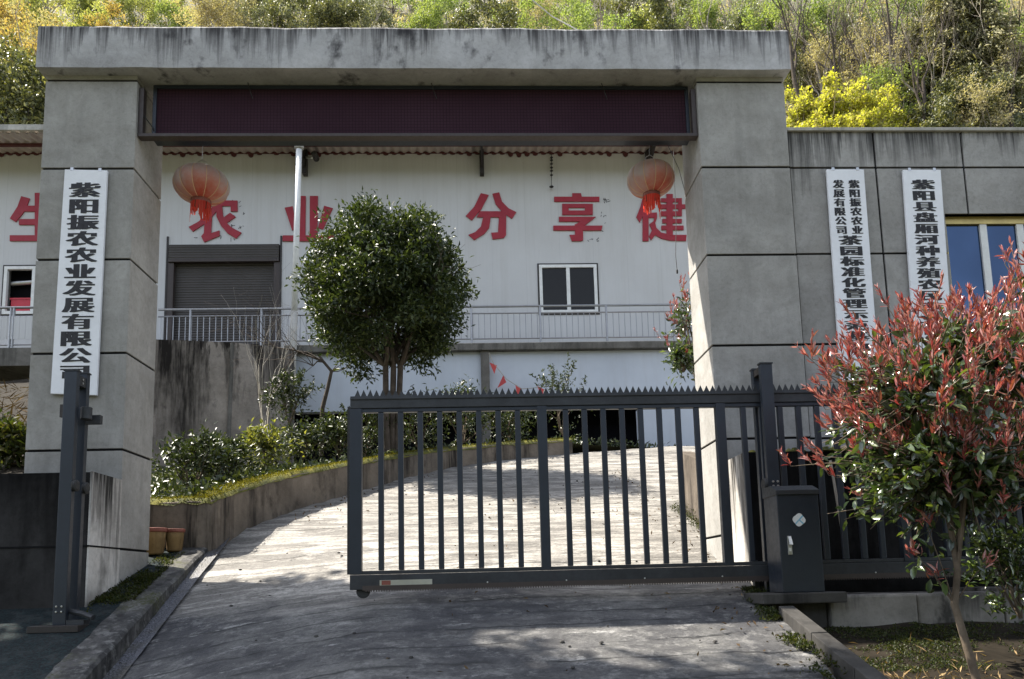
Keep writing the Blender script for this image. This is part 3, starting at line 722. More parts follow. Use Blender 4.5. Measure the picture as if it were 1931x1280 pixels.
# ================================================================== SLIDING GATE
gt = thing('sliding_gate', 'dark slate sliding gate with upright bars and a saw-tooth top, half open', 'gate', (1, 6.1, -.1))
GYc = 6.1
gx0 = at(661, 900, GYc).x; gx1 = 8.6
zt_, zb_ = at(1000, 744, GYc).z, at(1000, 1104, GYc).z
z_bar0, z_bar1 = at(1000, 1069, GYc).z, at(1000, 774, GYc).z
def bx(name, x0, x1, dy, z0, z1, mat='slate', bev=.004): return MB().box(x0, x1, GYc-dy, GYc+dy, z0, z1).build(name, M[mat], gt, bevel=bev)
mb = MB(); mb.box(gx0+.001, gx1, GYc-.032, GYc+.032, zt_-.10, zt_); mb.box(gx0+.001, gx1, GYc-.040, GYc+.040, zt_-.03, zt_-.012); mb.build('top_rail', M['slate2'], gt, bevel=.004)
mb = MB(); mb.box(gx0+.001, gx1, GYc-.036, GYc+.036, zb_, zb_+.115); mb.box(gx0+.02, gx1, GYc-.026, GYc+.026, zb_+.1165, z_bar0); mb.build('bottom_rail', M['slate2'], gt, bevel=.004)
bx('upper_rail', gx0+.05, gx1, .022, z_bar1, z_bar1+.03)
sx_ = [gx0+.045, at(1025, 900, GYc).x, at(1367, 950, GYc).x]; step = sx_[2]-sx_[1]
while sx_[-1]+step < gx1: sx_.append(sx_[-1]+step)
hw = [.047]+[.038]*12
for x, w_ in zip(sx_, hw): bx('stile', x-w_, x+w_, .0315, z_bar0-.028, zt_-.102)
for a, b in zip(sx_[:-1], sx_[1:]):
    n = 8
    for k in range(n):
        x = a+.04+(b-a-.08)*(k+1)/(n+1)
        MB().box(x-.022, x+.022, GYc-.018, GYc+.018, z_bar0+.001, z_bar1-.001).build('bar', M['slate'], gt, bevel=.006)
# saw teeth
mb = MB(); pit = .0508; k = 0; x = gx0+.03
while x < gx1-.05:
    j1 = random.uniform(-.003, .003)
    mb.prism([(x, zt_+.001), (x+pit*.98, zt_+.001), (x+pit*.5+j1, zt_+.058+random.uniform(-.004, .002))], GYc-.004, GYc+.004); x += pit
mb.box(gx0+.02, gx1, GYc-.006, GYc+.006, zt_+.0005, zt_+.006)
mb.build('spike_strip', M['slate2'], gt)
mb = MB(); x = gx0+.12
mb.box(gx0+.1, gx1, GYc-.042, GYc-.0365, zb_-.006, zb_+.03)
while x < gx1-.02: mb.prism([(x, zb_-.006), (x+.016, zb_-.006), (x+.011, zb_-.018), (x+.005, zb_-.018)], GYc-.042, GYc-.0365); x += .02
mb.build('gear_rack', M['brownmetal'], gt)
MB().lathe((gx0+.10, GYc, zb_-.012), [(.05, -.012), (.055, 0), (.05, .012)], 20, 'y').build('end_roller', M['rubber'], gt)
MB().box(gx0-.022, gx0-.002, GYc-.022, GYc+.022, zb_+.12, z_bar1+.05).build('rubber_buffer', M['rubber'], gt)
ra, rb = at(716, 1099, GYc-.04), at(815, 1098, GYc-.04)
MB().box(ra.x, rb.x, GYc-.043, GYc-.0375, ra.z-.02, ra.z+.02).build('reflector', M['steel'], gt)
MB().box(ra.x+.015, ra.x+.085, GYc-.046, GYc-.0435, ra.z-.017, ra.z+.017).build('reflector_red', M['potrim'], gt)
for x in np.arange(gx0+.45, 3.4, .62): MB().lathe((x, GYc-.0375, zb_+.035), [(.0, -.004), (.006, -.003), (.006, .002)], 8, 'y').build('rivet', M['steel'], gt)

# ---- left catch posts
ct = thing('catch_post', 'pair of tall slate steel posts catching the gate, left of the driveway', 'gate post', (-3.18, 6.1, -.25))
pz0 = -.245
for y0, y1, zt2 in ((6.0, 6.05, 1.72), (6.155, 6.205, 1.74)):
    MB().box(-3.232, -3.135, y0, y1, pz0, zt2).build('post', M['slate'], ct, bevel=.004)
    MB().box(-3.238, -3.129, y0-.006, y1+.006, zt2+.0005, zt2+.012).build('post_cap', M['slate2'], ct)
MB().box(-3.225, -3.142, 6.0505, 6.1545, 1.62, 1.70).build('head_bracket', M['slate2'], ct)
mb = MB()
for z in (1.645, 1.675): mb.lathe((-3.140, 6.10, z), [(.008, 0), (.008, .006), (0, .007)], 8, 'x')
for x in (-3.205, -3.165):
    for z in (pz0+.10, pz0+.14): mb.lathe((x, 5.998, z), [(0, -.006), (.007, -.005), (.007, .003)], 8, 'y')
mb.build('bolt', M['steel'], ct)
MB().lathe((-3.10, 6.10, 1.40), [(.036, -.05), (.042, -.045), (.042, .045), (.036, .05)], 20).build('top_roller', M['slate2'], ct)
MB().box(-3.134, -3.02, 6.156, 6.20, 1.33, 1.40).build('catch_plate', M['slate2'], ct)
MB().box(-3.27, -3.233, 6.03, 6.06, 1.36, 1.46).build('catch_plate', M['darkmetal'], ct)
for y in (6.025, 6.18): MB().lathe((-3.134, y, .815), [(.04, 0), (.046, .008), (.046, .026), (.03, .034)], 20, 'x').build('side_roller', M['rubber'], ct)
MB().box(-3.36, -2.99, 5.90, 6.28, pz0-.05, pz0).build('base_plate', M['darkmetal'], ct, bevel=.004)
mb = MB(); mb.box(-3.13, -3.0, 6.0, 6.1, pz0+.001, pz0+.035); mb.tube([(-3.13, 6.06, pz0+.1), (-3.02, 6.03, pz0+.08), (-2.93, 6.0, pz0+.05)], .022, 8); mb.build('stop_block', M['slate2'], ct)

# ---- right guide posts
gp = thing('guide_post', 'pair of slate steel guide posts holding the gate beside the motor box', 'gate post', (2.35, 6.1, -.15))
for y0, y1 in ((5.985, 6.035), (6.165, 6.215)):
    MB().box(2.295, 2.392, y0, y1, -.16, 1.70).build('post', M['slate'], gp, bevel=.004)
    MB().box(2.289, 2.398, y0-.006, y1+.006, 1.7005, 1.712).build('post_cap', M['slate2'], gp)
MB().box(2.302, 2.385, 6.0355, 6.1645, 1.635, 1.69).build('head_bracket', M['darkmetal'], gp)
mb = MB()
for x in (2.335, 2.372):
    for z in (.70, .735): mb.lathe((x, 5.983, z), [(0, -.007), (.009, -.006), (.009, .003)], 8, 'y')
mb.build('bolt', M['steel'], gp)
MB().lathe((2.262, 6.01, .715), [(.045, 0), (.05, .008), (.05, .025), (.03, .032)], 18, 'x').build('side_roller', M['rubber'], gp)
MB().box(2.20, 2.235, 6.16, 6.2, -.15, .12).build('stop_block', M['slate2'], gp)

# ---- motor box
mx0, mx1, my0, my1, mz0, mz1 = 2.236, 2.553, 5.68, 5.95, -.135, .60
mt = thing('gate_motor', 'slate steel gate motor box with a round sticker and a chrome lock', 'gate motor', ((mx0+mx1)/2, 5.8, mz0))
MB().box(mx0, mx1, my0, my1, mz0, mz1).build('cabinet', M['slate'], mt, bevel=.006)
mb = MB(); mb.prismx([(my0-.012, mz1-.005), (my0-.012, mz1+.03), (my0+.10, mz1+.075), (my1+.006, mz1+.075), (my1+.006, mz1-.005)], mx0-.008, mx1+.008); mb.build('lid', M['slate2'], mt, bevel=.004)
sc_ = at(1507, 980, my0-.002)
def mk_sticker():
    t = NT('sticker_print'); p = t.obj(); s = t.sep(p)
    band = t.math('LESS_THAN', t.math('ABSOLUTE', t.math('SUBTRACT', s[0], s[2])), .008)
    band2 = t.math('MULTIPLY', t.math('LESS_THAN', t.math('ABSOLUTE', t.math('ADD', s[0], s[2])), .008), t.math('GREATER_THAN', s[0], 0))
    c = t.mix(t.math('MAXIMUM', band, band2), (.66, .68, .68), (.18, .42, .55)); n = t.noise(p, 60, 3)
    c = t.mix(t.range(n, .55, .7, 0, .5), c, (.45, .4, .35)); return t.done(c, .5)
mb = MB(); pr = []
for k in range(28):
    a = 2*math.pi*k/28; rr = .046+.004*math.cos(4*a+.6); pr.append((sc_.x+rr*math.cos(a), sc_.z+rr*math.sin(a)))
mb.prism(pr, my0-.0018, my0-.0003); o = mb.build('sticker', mk_sticker(), mt)
o.location = Vector((sc_.x, my0, sc_.z))-mt.location
for v in o.data.vertices: v.co -= o.location
lc = at(1489, 1028, my0)
lk = MB().box(lc.x-.016, lc.x+.016, my0-.008, my0-.0003, lc.z-.07, lc.z+.07).build('lock_plate', M['steel'], mt, bevel=.003)
mb = MB(); mb.prismx([(my0-.0085, lc.z+.065), (my0-.012, lc.z+.066), (my0-.042, lc.z+.005), (my0-.032, lc.z+.0)], lc.x-.011, lc.x+.011); mb.box(lc.x-.008, lc.x+.008, my0-.0095, my0-.0082, lc.z-.045, lc.z-.02)
o = mb.build('lock_handle', M['whitemetal'], lk); o.location = -mt.location
MB().box(2.05, 2.68, 5.60, 6.02, -.215, -.137).build('plinth', M['kerb'], mt, bevel=.01)
# foundation beam of rough stone
t = thing('foundation_wall', 'low rough stone foundation under the gate track beside the planting bed', 'wall', (4, 6, -.4))
mb = MB(); x = 2.62
while x < 9:
    w_ = random.uniform(.5, .85); mb.box(x, x+w_-.008, 5.76+random.uniform(-.012, .012), 6.5, -.75, -.155+random.uniform(-.02, .012)); x += w_
mb.build('stone', M['stone'], t, bevel=.02)
MB().box(2.1, 2.60, 5.78, 6.5, -.6, -.2165).build('footing', M['kerb'], t, bevel=.015)
MB().tube([at(1566, 868, 6.42), at(1598, 1056, 6.30)], [.011, .014], 7).build('bamboo_stick', M['pale'])
tag(bpy.data.objects['bamboo_stick'], 'pale stick leaning on the dark wall behind the gate bars', 'stick')

# low wall along the driveway behind the right pillar
t = tag(MB().box(2.5, 2.68, 7.63, 9.5, -.2, 1.25).build('parapet_wall', M['planter'], bevel=.015), 'low rough wall along the driveway behind the right pillar', 'wall')
for v in t.data.vertices:
    if v.co.z > 0: v.co.z = .78+.27*(v.co.y-7.6)+.28
    else: v.co.z = zr(v.co.y)-.3

# ================================================================== PLANTER WALL (curved, mossy)
pb = [ag(*p) for p in [(400,1032),(450,1005),(500,983),(575,955),(650,935),(730,912),(830,885),(950,868),(1080,855)]]
hh = [.50, .50, .49, .47, .45, .42, .36, .33, .30]
pts = [Vector((-4.2, 8.25, pb[0].z)), Vector((-3.3, 8.2, pb[0].z))]+pb; hh = [.52, .50]+hh
# resample
cp, ch_ = [], []
for i in range(len(pts)-1):
    for k in range(6):
        f = k/6; cp.append(pts[i].lerp(pts[i+1], f)); ch_.append(hh[i]*(1-f)+hh[i+1]*f)
cp.append(pts[-1]); ch_.append(hh[-1])
cps = cp[:]
for _ in range(3):
    cps = [cps[0]]+[(cps[i-1]+cps[i]*2+cps[i+1])/4 if i > 8 else cps[i] for i in range(1, len(cps)-1)]+[cps[-1]]
mb = MB(); ms = MB(); ring = []; mring = []
topline = []
for i, p in enumerate(cps):
    d = (cps[min(i+1, len(cps)-1)]-cps[max(i-1, 0)]); d.z = 0; d.normalize(); nrm = Vector((-d.y, d.x, 0))
    h = ch_[i]+.012*mnoise.noise(Vector((i*.4, 0, 0)))
    wob = .012*mnoise.noise(Vector((i*.5, 3, 0)))
    a = p-nrm*(.0+wob); b = p+nrm*.24
    ring.append([Vector((a.x, a.y, p.z-.3)), Vector((a.x, a.y, p.z+h-.02)), Vector((a.x+nrm.x*.02, a.y+nrm.y*.02, p.z+h)), Vector((b.x, b.y, p.z+h)), Vector((b.x, b.y, p.z-.3))])
    topline.append(Vector((b.x, b.y, p.z+h)))
    e = []
    for k, u in enumerate((-.012, .03, .08, .13, .18, .25)):
        c = p+nrm*u; hgt = (0 if k == 0 else .022)+.028*abs(mnoise.noise(Vector((i*.9, k*1.7, 8))))
        e.append(Vector((c.x, c.y, p.z+h+hgt-(.03+.03*random.random() if k == 0 else 0))))
    mring.append(e)
n = len(ring)
mb.add([v for r in ring for v in r], [(5*i+j, 5*i+j+1, 5*(i+1)+j+1, 5*(i+1)+j) for i in range(n-1) for j in range(4)]+[(0,1,2,3,4), tuple(5*(n-1)+j for j in (4,3,2,1,0))])
pw = thing('planter_wall', 'long curving concrete planter wall capped with moss along the driveway', 'wall', (-2, 10, .8))
mb.build('wall', M['planter'], pw)
m_ = ms.add([v for r in mring for v in r], [(6*i+j, 6*i+j+1, 6*(i+1)+j+1, 6*(i+1)+j) for i in range(n-1) for j in range(5)])
ms.build('moss_cap', M['moss'], pw, smooth=True)
# soil of planter
back = []
for i, p in enumerate(topline):
    f = i/(len(topline)-1)
    if f < .2: b = Vector((-6.8, 9.5+f/.2*6.9, 1.0+f/.2*1.5))
    else:
        g_ = (f-.2)/.8; b = Vector((-6.8+g_*12.6, 16.4+min(1, g_*3)*2.4, 2.5+.55*min(1, g_*2)))
    back.append(b)
vs = []; nr = 14
for p, b in zip(topline, back):
    for k in range(nr):
        u = k/(nr-1); q_ = Vector((p.x, p.y, p.z-.03)).lerp(b, u); q_.z += .08*mnoise.noise(q_*1.3)*(0 if k == 0 else 1); vs.append(q_)
q = np.array([(i*nr+j, i*nr+j+1, (i+1)*nr+j+1, (i+1)*nr+j) for i in range(len(topline)-1) for j in range(nr-1)])
tag(mesh_np('soil', np.array([v[:] for v in vs]), q, M['ground'], smooth=True), 'earth filling the planter', None, kind='structure')
# earth bank left of the pillar
V = []; 
for j in range(24):
    y = 7.1+j*.45
    for i in range(20):
        x = -14+(14-.53*y)*i/19
        V.append((x, y, .95+.37*(y-7.1)+.15*mnoise.noise(Vector((x, y, 2)))+.06*mnoise.noise(Vector((x*4, y*4, 2)))))
q = np.array([(j*20+i, j*20+i+1, (j+1)*20+i+1, (j+1)*20+i) for j in range(23) for i in range(19)])
tag(mesh_np('bank', np.array(V), q, M['soil'], smooth=True), 'brown earth bank under the left terrace', None, kind='structure')

# flower pots
def pot(c, r, h, label):
    t = thing('flower_pot', label, 'flower pot', c)
    MB().lathe(c, [(r*.72, 0), (r*.78, .02), (r*.9, h*.6), (r*.95, h*.84)], 28).build('pot', M['pot'], t, smooth=True)
    MB().lathe((c[0], c[1], c[2]+h*.84), [(r*.95, 0), (r*1.05, .01), (r*1.06, h*.15), (r*.98, h*.16), (r*.95, h*.05)], 28).build('rim', M['potrim'], t)
    MB().lathe((c[0], c[1], c[2]+h*.86), [(r*.1, 0), (r*.93, 0), (r*.93, .008), (r*.1, .02)], 20).build('soil', M['soil'], t)
pa = onapron(292, 1046); pot(tuple(pa), .105, .27, 'yellow flower pot with red rim half hidden by the left pillar, the nearer one')
pb_ = Vector((pa.x+.145, 8.06, zp(8.06)-.005)); pot(tuple(pb_), .095, .23, 'yellow flower pot with red rim against the planter wall, the farther one')

# ================================================================== FACTORY BUILDING
FY = 20.5
bd = thing('factory_building', 'white panelled factory building with red characters under a corrugated eave', 'building', (-2, 22, 2.5))
EZ = at(600, 289, FY).z
dr0, dr1 = at(318, 470, FY), at(526, 640, FY); DX0, DX1, DZ1 = dr0.x, dr1.x, at(420, 462, FY).z
wa, wb = at(1016, 500, FY), at(1128, 590, FY)
la, lb = at(10, 503, FY), at(118, 592, FY)
TZ = at(900, 650, 19.3).z
mb = MB()
holes = [(DX0, DX1, TZ-.2, DZ1), (wa.x, wb.x, wb.z, wa.z), (la.x, lb.x, lb.z, la.z)]
xs = sorted(set([-16, 7.8]+[h[0] for h in holes]+[h[1] for h in holes])); zs = sorted(set([2.4, EZ+.35]+[h[2] for h in holes]+[h[3] for h in holes]))
for a, b in zip(xs[:-1], xs[1:]):
    for c, d in zip(zs[:-1], zs[1:]):
        mx_, mz_ = (a+b)/2, (c+d)/2
        if any(h[0] < mx_ < h[1] and h[2] < mz_ < h[3] for h in holes): continue
        mb.add([(a, FY, c), (b, FY, c), (b, FY, d), (a, FY, d)], [(0, 1, 2, 3)])
mb.box(-16, 7.8, FY+.35, FY+8.0, 2.4, EZ+.3)
mb.build('wall', M['facade'], bd)
# shutter door
ds = MB(); ds.box(DX0, DX1, FY+.12, FY+.16, TZ-.25, DZ1-.5)
door = ds.build('shutter_door', M['shutter'], bd)
mb = MB(); mb.box(DX0+.02, DX1-.02, FY-.06, FY+.2, DZ1-.42, DZ1-.002); mb.build('shutter_box', M['shutter'], bd, bevel=.01)
MB().box(DX0+.02, DX1-.02, FY-.065, FY+.11, DZ1-.50, DZ1-.425).build('shutter_box_lip', M['brownmetal'], bd, bevel=.01)
for x in (DX0, DX1-.16): MB().box(x, x+.16, FY-.02, FY+.115, TZ-.25, DZ1-.505).build('door_jamb', M['brownmetal'], bd)
for x in (DX0-.05, DX1+.004): MB().box(x, x+.046, FY-.03, FY+.05, TZ-.25, DZ1+.25).build('door_trim', M['darkmetal'], bd)
def win(a, b, crate=False):
    x0, x1, z1, z0 = a.x, b.x, a.z, b.z; e = .045; f = .085
    mb = MB(); mb.box(x0-e, x1+e, FY-.02, FY+.03, z1+.002, z1+e); mb.box(x0-e, x1+e, FY-.02, FY+.03, z0-e, z0-.002); mb.box(x0-e, x0-.002, FY-.02, FY+.03, z0, z1); mb.box(x1+.002, x1+e, FY-.02, FY+.03, z0, z1)
    w = mb.build('window', M['darkmetal'], bd)
    mb = MB(); mb.box(x0, x1, FY-.045, FY+.05, z1-f, z1); mb.box(x0, x1, FY-.045, FY+.05, z0, z0+f); mb.box(x0, x0+f, FY-.044, FY+.05, z0+f, z1-f); mb.box(x1-f, x1, FY-.044, FY+.05, z0+f, z1-f); xm = (x0+x1)/2; mb.box(xm-.05, xm+.05, FY-.04, FY+.05, z0+f, z1-f)
    o = mb.build('frame', M['whitemetal'], w, bevel=.004); o.location = -bd.location
    if not crate:
        o = MB().box(x0+f, x1-f, FY+.01, FY+.02, z0+f, z1-f).build('pane', M['glass'], w); o.location = -bd.location
    o = MB().box(x0, x1, FY+.28, FY+.3, z0, z1).build('room_shade_sheet', M['black'], w); o.location = -bd.location  # black sheet stands in for the unlit room
win(wa, wb); win(la, lb, True)
ca, cb = at(24, 565, FY+.14), at(60, 590, FY+.14)
t = thing('crate', 'red plastic crate standing inside the left window', 'crate', ((ca.x+cb.x)/2, FY+.14, cb.z))
MB().box(ca.x, cb.x, FY+.06, FY+.26, lb.z+.09, ca.z-.03).build('body', M['redplastic'], t, bevel=.02)
MB().box(ca.x-.03, cb.x+.03, FY+.055, FY+.265, ca.z-.028, ca.z+.02).build('rim', M['redplastic'], t)
MB().tube([(la.x+.1, FY+.16, la.z-.42), (lb.x-.1, FY+.16, la.z-.33)], .06, 10).build('hanging_tube', M['steel'], bd)

# eave: corrugated sheet, fascia, red scallops, brackets
nxs = 1100; X0, X1 = -16.0, 7.8; vs = []; EY0 = 19.15; EZ0 = at(37, 250, EY0).z
for i in range(nxs+1):
    x = X0+(X1-X0)*i/nxs; w_ = .028*math.sin(2*math.pi*x/.235)
    vs += [(x, EY0, EZ0+w_), (x, FY+.3, EZ+.02+w_+.3*(EZ-EZ0)/(FY-EY0)), (x, EY0, EZ0+w_+.012), (x, FY+.3, EZ+.032+w_+.3*(EZ-EZ0)/(FY-EY0))]
mb = MB(); mb.add(vs, [(4*i, 4*i+4, 4*i+5, 4*i+1) for i in range(nxs)]+[(4*i+2, 4*i+3, 4*i+7, 4*i+6) for i in range(nxs)])
mb.build('eave_sheet', M['sheet'], bd, smooth=True)
MB().box(X0, X1, EY0-.10, EY0+.02, EZ0+.02, EZ0+.17).build('eave_gutter', M['coping'], bd)
MB().box(X0, X1, 19.75, 19.83, (EZ0+EZ)/2-.10, (EZ0+EZ)/2-.035).build('purlin', M['rust'], bd)
mb = MB(); rn = random.Random(4); x = X0+.06
while x < X1:
    if rn.random() < .9:
        h = .05+.09*rn.random()**4; mb.prism([(x, EZ+.02), (x+.17, EZ+.02), (x+.17, EZ-.01), (x+.145, EZ-.01-h*.75), (x+.085, EZ-.01-h), (x+.025, EZ-.01-h*.75), (x, EZ-.01)], FY-.05, FY-.012)
    x += .235
mb.box(X0, X1, FY-.03, FY-.006, EZ-.02, EZ+.05); mb.build('eave_trim', M['rust'], bd)
for px in (575, 908, 1222):
    a = at(px, 284, FY-.15); b = at(px, 328, FY-.15)
    mb = MB(); mb.box(a.x-.06, a.x+.06, FY-.22, FY-.01, b.z, a.z+.05); mb.prismx([(FY-.2, b.z+.15), (FY-.22, a.z-.05), (EY0+.2, EZ0-.05), (EY0+.2, EZ0-.1)], a.x-.03, a.x+.03)
    mb.build('eave_bracket', M['darkmetal'], bd, bevel=.01)
# red characters (measured on enlargements of the photograph: each stroke a flat raised plate)
def chars(name, ox, oy, k, polys):
    mb = MB()
    for i, pl in enumerate(polys):
        P = [at(ox+x/k, oy+y/k, FY) for x, y in pl]; y0 = FY-.035-.0008*i
        mb.prism([(p.x, p.z) for p in P], y0, FY-.004)
    return mb.build('red_character', M['red'], bd)
def rc(x0, y0, x1, y1): return [(x0, y0), (x1, y0), (x1, y1), (x0, y1)]
k6 = 5.852; k7 = 4.491; k5 = 2.783
chars('sheng', 0, 200, k5, [[(115,475),(160,487),(138,540),(120,570),(85,610),(55,592),(95,530)], rc(130,525,330,555), rc(103,595,330,625), rc(55,680,345,710), rc(186,458,216,690)])
chars('nong', 310, 290, k6, [rc(415,520,810,580), rc(735,575,810,640), rc(415,575,490,640),
    [(560,500),(640,520),(600,610),(545,680),(470,760),(390,815),(318,862),(272,812),(370,760),(450,700),(520,620)],
    [(450,700),(528,690),(520,880),(612,850),(612,910),(443,980),(410,915),(440,880)],
    [(575,580),(640,575),(650,680),(690,765),(750,820),(855,875),(795,940),(700,880),(630,800),(580,700)],
    [(730,655),(790,700),(690,770),(650,715)]])
chars('ye', 310, 290, k6, [[(1498,470),(1563,470),(1558,905),(1490,905)], [(1608,470),(1697,470),(1690,905),(1606,905)], [(1330,600),(1418,583),(1470,830),(1412,848)], [(1765,578),(1860,605),(1752,838),(1698,820)], rc(1308,905,1880,968)])
chars('fen', 870, 290, k7, [[(165,337),(232,352),(170,470),(88,567),(38,530),(110,450)], [(263,342),(320,330),(345,410),(400,465),(465,497),(428,553),(350,500),(290,430)], [(155,490),(380,490),(380,540),(130,540)],
    [(185,538),(250,538),(235,630),(195,680),(110,733),(60,690),(120,665),(165,620)], [(318,538),(380,538),(378,690),(360,715),(265,727),(252,672),(310,668)]])
chars('xiang', 870, 290, k7, [[(938,337),(1012,337),(1020,372),(938,372)], rc(785,367,1168,408), rc(853,427,1112,460), rc(853,484,1112,520), rc(853,458,908,486), rc(1045,458,1112,486),
    [(826,537),(1138,537),(1045,610),(960,605),(1005,577),(826,577)], [(778,612),(1195,612),(1185,652),(778,652)], [(960,600),(1028,600),(1030,735),(1010,742),(935,742),(915,690),(962,690)]])
chars('jian', 870, 290, k7, [[(1540,350),(1600,370),(1560,470),(1510,585),(1480,540),(1515,450)], rc(1533,470,1584,742),
    [(1588,505),(1655,500),(1655,545),(1640,590),(1650,630),(1690,670),(1780,690),(1905,690),(1900,740),(1770,738),(1690,720),(1640,690),(1605,735),(1587,700),(1612,650),(1590,600),(1625,575),(1632,545),(1585,545)],
    rc(1690,380,1862,412), rc(1675,432,1895,468), rc(1690,490,1862,530), rc(1700,555,1865,590), rc(1692,612,1880,648), rc(1835,380,1865,530), rc(1735,345,1788,700)])
# glue marks left by fallen letters
mb = MB(); rn = random.Random(3)
def marks(cx, cy, rx_, ry_, n):
    for _ in range(n):
        x, y = cx+rn.uniform(-rx_, rx_), cy+rn.uniform(-ry_, ry_); a = rn.uniform(0, 3.1); l = rn.uniform(1, 3.6); w_ = rn.uniform(.3, .8)
        d = (math.cos(a)*l, math.sin(a)*l); e = (-math.sin(a)*w_, math.cos(a)*w_)
        P = [at(x+d[0]+e[0], y+d[1]+e[1], FY-.004), at(x-d[0]+e[0], y-d[1]+e[1], FY-.004), at(x-d[0]-e[0], y-d[1]-e[1], FY-.004), at(x+d[0]-e[0], y+d[1]-e[1], FY-.004)]
        mb.add(P, [(0, 1, 2, 3)])
marks(448, 405, 12, 28, 14); marks(405, 447, 40, 5, 9); marks(1137, 410, 7, 36, 12); marks(1115, 452, 14, 3, 6); marks(1146, 377, 5, 3, 4)
mb.build('glue_residue', M['ink'], bd)['kind'] = 'stuff'

# terrace: slab, infill wall, column, plinth
tr = thing('terrace', 'raised concrete terrace with pale infill walls below the factory facade', 'terrace', (0, 19.5, 2.5))
TB = at(900, 661, 19.2).z
TX0 = -4.9; LZb = at(600, 776, 19.3).z
mb = MB(); mb.box(TX0, 7.8, 19.15, FY-.02, TB, TZ); mb.build('slab', M['slab'], tr, bevel=.02)
mb = MB(); mb.box(TX0+.02, at(908, 700, 19.3).x, 19.33, 19.45, LZb, TB-.003); mb.box(at(922, 700, 19.3).x, 7.8, 19.33, 19.45, LZb, TB-.003); mb.build('infill_panel', M['infill'], tr)
cpx = at(915, 700, 19.25).x; MB().box(cpx-.11, cpx+.11, 19.22, 19.46, 2.4, TB-.002).build('column', M['slab'], tr, bevel=.01)
MB().box(at(1205, 800, 18.9).x, 7.8, 19.0, 19.2, 2.4, at(1250, 770, 18.9).z).build('lower_wall', M['infill'], tr)
MB().box(TX0, 7.8, 20.2, 20.3, 2.3, LZb+.2).build('undercroft_shade_wall', M['black'], tr)  # painted black in place of the shade under the terrace
MB().box(TX0+.02, cpx-.12, 19.34, 19.44, LZb-.05, LZb-.003).build('infill_sill', M['slab'], tr)
mb = MB(); mb.box(-15, -7.55, 17.9, FY-.02, at(20, 690, 17.9).z, at(20, 655, 17.9).z); mb.build('slab', M['slab'], tr, bevel=.02)
MB().box(-15, -7.55, 19.3, 19.5, 2.5, at(20, 690, 17.9).z-.005).build('undercroft_shade_wall', M['black'], tr)  # black colour stands in for shade under the left slab
mb = MB(); mb.box(-15, -7.6, 18.2, 18.5, at(20, 788, 18.2).z-.2, at(20, 772, 18.2).z); mb.build('ground_beam', M['slab'], tr, bevel=.02)
# dark retaining wall
rp = [(-8.3, 15.7), (at(299, 640, 16.5).x, 16.5), (at(437, 645, 17.2).x, 17.2), (at(545, 655, 18.2).x, 18.2), (TX0+.3, 19.1)]
rz_ = [5.3, at(299, 640, 16.5).z, at(437, 645, 17.2).z, at(545, 657, 18.2).z, at(545, 657, 19.1).z]
mb = MB(); vs = []
for (x, y), z in zip(rp, rz_): vs += [(x, y, 1.5), (x, y, z), (x-.25, y+.25, z), (x-.25, y+.25, 1.5)]
n = len(rp); mb.add(vs, [(4*i+j, 4*i+j+1, 4*i+4+j+1, 4*i+4+j) for i in range(n-1) for j in range(3)]+[(0,1,2,3), (4*n-4, 4*n-1, 4*n-2, 4*n-3)])
rw = thing('retaining_wall', 'dark streaked concrete retaining wall behind the planter shrubs', 'wall', (-6, 17, 2))
mb.build('wall', M['ret'], rw)
ja, jb = at(438, 647, 17.17), at(431, 840, 17.17); MB().tube([ja, jb], .045, 8).build('downpipe', M['slab'], rw)
# terrace fill behind the retaining wall
MB().box(TX0+.05, 7.8, 19.2, FY-.03, TZ+.004, TZ+.02).build('bounce_sheet', M['floor'], tr)  # pale sheet added over the slab to bounce light up the wall
tag(MB().box(-12, TX0, 19.2, FY-.02, 4.0, 5.62).build('terrace_floor', M['floor']), 'concrete terrace floor in front of the shutter door', None, kind='structure')

# railings
def railing(label, x0, x1, y, posts, zt3, zm, zbm, zs_, panel=False):
    t = thing('railing', label, 'railing', ((x0+x1)/2, y, zs_))
    MB().tube([(x0, y, zt3), (x1, y, zt3)], .032, 8).build('top_rail', M['tube'], t, smooth=True)
    mb = MB(); mb.tube([(x0, y, zm), (x1, y, zm)], .019, 6); mb.tube([(x0, y, zbm), (x1, y, zbm)], .019, 6); mb.build('side_rail', M['tube'], t)
    for x in posts: MB().tube([(x, y, zs_-.05), (x, y, zt3)], .03, 8).build('post', M['tube'], t)
    if not panel:
        n = min(99, int((x1-x0)/.152))
        for k in range(n):
            x = x0+(x1-x0)*(k+.5)/n; MB().tube([(x, y, zbm), (x, y, zm)], .011, 5, False).build('baluster', M['tube'], t)
    else:
        mb = MB(); x = x0
        while x < x1: mb.box(x, x+.13, y-.02, y-.01+.0, zbm+.13, zm); x += .14
        mb.build('infill_panel', M['facade'], t)
RY = 19.25
rxs = [at(px, 610, RY).x for px in (359, 493, 620, 750, 889, 1019, 1144, 1270)]
railing('long stainless railing along the terrace edge above the infill wall', at(299, 583, RY).x, at(1345, 576, RY).x, RY, rxs, at(800, 579, RY).z, at(800, 592, RY).z, at(800, 640, RY).z, TZ)
railing('short white panelled railing left of the left pillar', -14.8, -7.7, 17.95, [-14, -12.3, -10.9, at(18, 640, 17.95).x], at(20, 580, 17.95).z, at(20, 597, 17.95).z, at(20, 650, 17.95).z, at(20, 656, 17.95).z, True)

